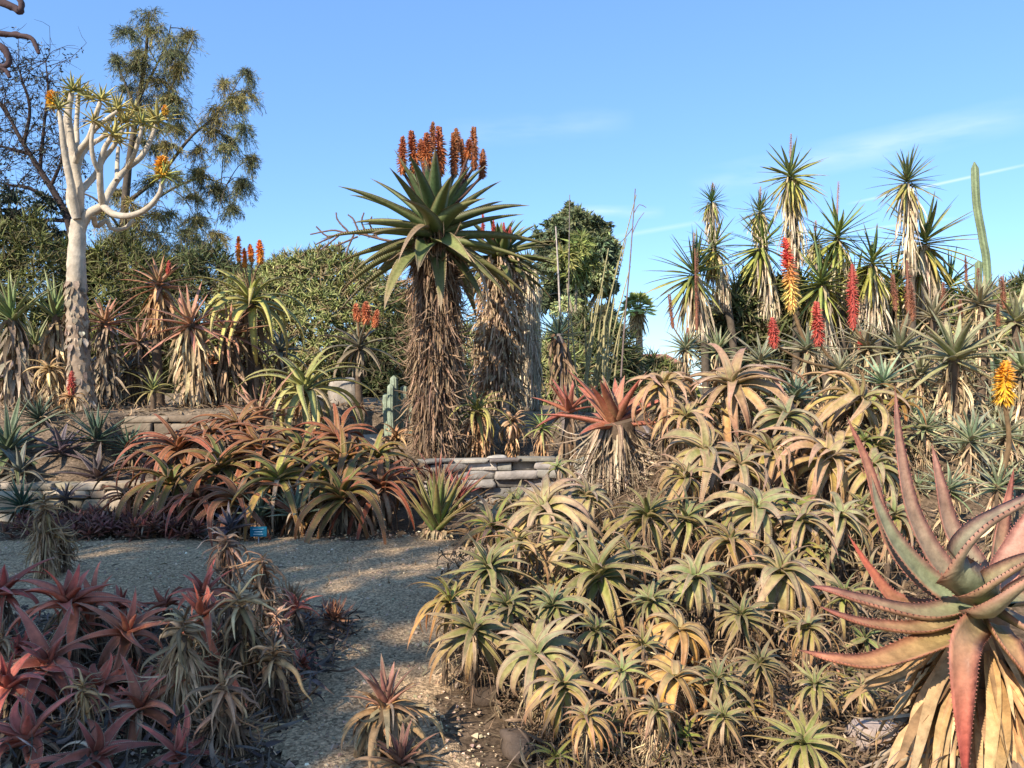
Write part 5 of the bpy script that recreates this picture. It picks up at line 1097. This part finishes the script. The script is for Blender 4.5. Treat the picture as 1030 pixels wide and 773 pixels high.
for k in range(46):
    x = rf.uniform(845, 1045); y = rf.uniform(335, 520); D = np.interp(y, [335, 520], [9.2, 5.6]) + rf.uniform(.1, .5)
    aloe(x, y, D, rf.uniform(22, 34), 'greygreen', 'small grey-green aloe half hidden in the field of the upper bank', 'half hidden grey-green aloes', tilt=(rf.normal(0, .25), -.3), n=16, skirt=SK(n=40, cols=(STRAW, BROWN)[k % 2], len=.8, w=.03, curl=2.2, r=1.8, flare=(95, 160)))

# ================================================================== YUCCAS
YS = ((.50, .40, .24), (.60, .50, .34), (.38, .28, .16), (.54, .44, .3))
def yucca(label, D, stem, heads, group='yuccas on the skyline'):
    rnd = rng_of(label); S = poly(stem, D); base = arr(S[0][0], S[0][1], gz(S[0][0], S[0][1])); e = thing('yucca', base, label, 'yucca', group)
    P = catmull(np.concatenate([[base - arr(0, 0, .1)], S[1:]]), 24); mt = MB(); tube(mt, P, np.linspace(4.2, 2.6, 24) / F * D, (.11, .085, .06), 9, rnd, .08); mt.build('trunk', M_BARK, e, base)
    for (x, y, r, sk, stl, tip, *dd) in heads:
        dd = dd[0] if dd else 0; c = W(x, y, D + dd); L0 = r / F * D
        j = np.argmin(np.linalg.norm(P - c, axis=1))
        if np.linalg.norm(P[j] - c) > .1:
            a = P[max(0, j - 4)]; mb = MB(); tube(mb, catmull([a, (a + c) / 2 + arr(0, 0, -.06), c], 8), np.linspace(3, 2.4, 8) / F * D, (.26, .20, .15), 7); mb.build('branch', M_BARK, e, base)
        mb = MB(); rosette(mb, c, L0, ST[stl], rnd, (rnd.normal(0, .12), rnd.normal(0, .12) - .1, 1)); mb.build('leaves', M_LEAF, e, base)
        if sk:
            mk = MB(); jj = j; bot = c - arr(0, 0, sk / F * D)
            kk = np.argmin(np.abs(P[:, 2] - bot[2])); bot[:2] = P[kk][:2] if np.linalg.norm(P[kk] - bot) < .5 else bot[:2]
            skirt_mesh(mk, c, bot, .10, .07, 150, L0 * 1.1, YS, rnd, L0 * .035, flare=(135, 170), curl=.35); mk.build('dead_leaves', M_DRY, e, base)
        if tip: spike(e, base, c, W(x, y - r * .55, D + dd), W(x + 1, y - r * tip, D + dd), 2.2 / F * D, ((.42, .26, .25), (.46, .33, .32)), rnd, dens=.5)
yucca('yucca with two heads stacked on one thin stem at the left of the skyline', 12.5, [(742, 375), (735, 325), (722, 280), (717, 240), (716, 205)], [(716, 204, 20, 40, 'yucca', 1.0), (718, 250, 32, 62, 'yuccayellow', 0)])
yucca('dark green spiky yucca with one huge head and a tan beard', 12.2, [(712, 380), (708, 340), (700, 300), (697, 278)], [(697, 276, 46, 66, 'yucca', .9)])
yucca('yucca with two straw-bearded heads behind the red and yellow torch', 13, [(786, 370), (778, 320), (769, 270), (764, 215)], [(764, 214, 22, 42, 'yucca', 1.2), (766, 248, 42, 74, 'yuccayellow', 0)])
yucca('tallest straw-bearded yucca with a flat-topped spiky head', 12.6, [(800, 375), (801, 310), (799, 240), (795, 178)], [(795, 178, 36, 90, 'yuccayellow', 1.2)])
yucca('yellow-leaved yucca with a pink flower tip between the torches', 12.4, [(848, 370), (846, 320), (844, 275), (842, 240)], [(842, 240, 44, 70, 'yuccayellow', 1.3)])
yucca('broad yellow-leaved yucca low behind the fat red torches', 12.0, [(832, 372), (829, 330), (826, 290)], [(826, 286, 46, 76, 'yuccayellow', 0), (820, 246, 24, 20, 'yuccayellow', 1.0, .5)])
yucca('small yellow yucca beside the slim red torch', 12.0, [(886, 370), (882, 320), (877, 268)], [(877, 266, 42, 70, 'yuccayellow', 0)])
yucca('tall yucca with an upright star of leaves and a thick straw beard', 11.6, [(918, 370), (917, 300), (916, 240), (912, 186)], [(912, 184, 34, 92, 'yucca', 0)])
yucca('bushy green and yellow yucca behind the thick-bearded one', 12.4, [(938, 370), (935, 310), (930, 250)], [(930, 246, 52, 74, 'yuccayellow', 0)])

yucca('stout yellow-green yucca filling between the straw-bearded ones and the shrub', 13.2, [(808, 372), (806, 330), (804, 300)], [(804, 292, 40, 60, 'yuccayellow', 0)])
yucca('low leafy yucca right behind the slim red torch', 12.8, [(858, 372), (858, 330), (857, 300)], [(857, 294, 40, 56, 'yuccayellow', 0)])
yucca('low yellow yucca between the thick-bearded one and the cactus column', 12.9, [(958, 372), (957, 330), (955, 296)], [(955, 290, 38, 56, 'yuccayellow', 0)])
yucca('leafy yucca low behind the huge dark green head', 13.4, [(742, 374), (742, 340), (741, 312)], [(741, 306, 40, 50, 'yucca', 0)])
yucca('yellow-green yucca behind the orange-brown spikes of the upper bank', 12.9, [(902, 372), (902, 330), (901, 298)], [(901, 290, 42, 60, 'yuccayellow', 0)])
# ================================================================== CANES AND DRY STALKS
def canes():
    label = 'fan of thin pale yellow canes rising behind the red-leaved aloe'; rnd = rng_of(label); D = 16
    b = W(596, 400, D); base = arr(b[0], D, gz(b[0], D)); e = thing('cane_plant', base, label, 'plant')
    for (x0, x1, y1, r) in [(590, 640, 196, .9), (594, 622, 262, 1.2), (586, 612, 250, 1.1), (600, 634, 268, 1.0), (598, 606, 290, 1.4), (603, 618, 300, 1.3), (588, 596, 310, 1.3), (606, 628, 312, 1.2), (592, 588, 320, 1.4), (610, 612, 330, 1.3), (584, 602, 296, 1.0), (596, 630, 240, .9), (606, 608, 318, 1.5), (615, 624, 330, 1.2), (582, 574, 316, 1.2)]:
        P = poly([(x0, 402), ((x0 * .55 + x1 * .45), (402 + y1) / 2 + 6), (x1, y1)], D + rnd.normal(0, .3)); P[0][2] = gz(P[0][0], P[0][1]) - .05
        m = MB(); tube(m, catmull(P, 10), np.linspace(r * 1.2, r * .5, 10) / F * D, arr(.34, .29, .14) * rnd.uniform(.75, 1.2), 6); m.build('cane', M_DRY, e, base)
canes()
def stalk(label, D, pts, r, col, tuft=None):
    rnd = rng_of(label); P = poly(pts, D); base = arr(P[0][0], P[0][1], gz(P[0][0], P[0][1])); P[0] = base - arr(0, 0, .05); e = thing('dry_stalk', base, label, 'flower stalk', 'dry stalks against the sky')
    m = MB(); tube(m, catmull(P, 16), np.linspace(r * 1.3, r * .6, 16) / F * D, col, 6); m.build('stem', M_DRY, e, base)
    if tuft:
        m = MB()
        for t in tuft: Q = poly(t, D); tube(m, catmull(Q, 5), np.linspace(r * .7, r * .4, 5) / F * D, col, 5)
        m.build('side_twigs', M_DRY, e, base)
stalk('straight pale dry stalk rising above the small dark tree aloe', 13, [(566, 400), (563, 310), (559, 228)], 1.1, (.45, .38, .32))
stalk('tallest thin dark stalk with short side twigs reaching high into the sky', 14, [(622, 400), (628, 330), (634, 260), (639, 190)], .8, (.2, .15, .13), [[(636, 235), (642, 222), (648, 214)], [(637, 228), (630, 238), (622, 246)], [(638, 214), (643, 206), (650, 209)]])
stalk('short dark stalk beside the crown of the pale column', 15.5, [(572, 400), (572, 300), (573, 196)], .6, (.22, .18, .16))
def dead_flower():
    label = 'old branched brown flower stalk leaning out beside the giant tree aloe'; D = 11.9; rnd = rng_of(label)
    b = W(420, 250, D); base = arr(W(432, 228, D)[0] - .1, D, gz(W(432, 228, D)[0] - .1, D)); e = thing('dead_flower_stalk', base, label, 'flower stalk'); m = MB()
    mains = [[(432, 470), (428, 330), (412, 256), (380, 240), (350, 234), (330, 238), (318, 228)], [(352, 235), (340, 222), (338, 214)], [(362, 237), (356, 222), (350, 216)], [(342, 236), (330, 246), (322, 252)], [(356, 236), (350, 250), (348, 258)], [(370, 238), (364, 224), (366, 214)], [(346, 234), (334, 232), (312, 236)], [(380, 240), (372, 226), (374, 218)], [(336, 238), (326, 242), (318, 246)], [(360, 238), (342, 246), (338, 248)]]
    for i, p in enumerate(mains):
        P = poly(p, D); 
        if i == 0: P[0] = base - arr(0, 0, .05)
        tube(m, catmull(P, 20), np.linspace(1.8 if i == 0 else 1.0, .7, 20) / F * D, (.16, .10, .08), 6, rnd, .12)
    m.build('twigs', M_DRY, e, base)
dead_flower()
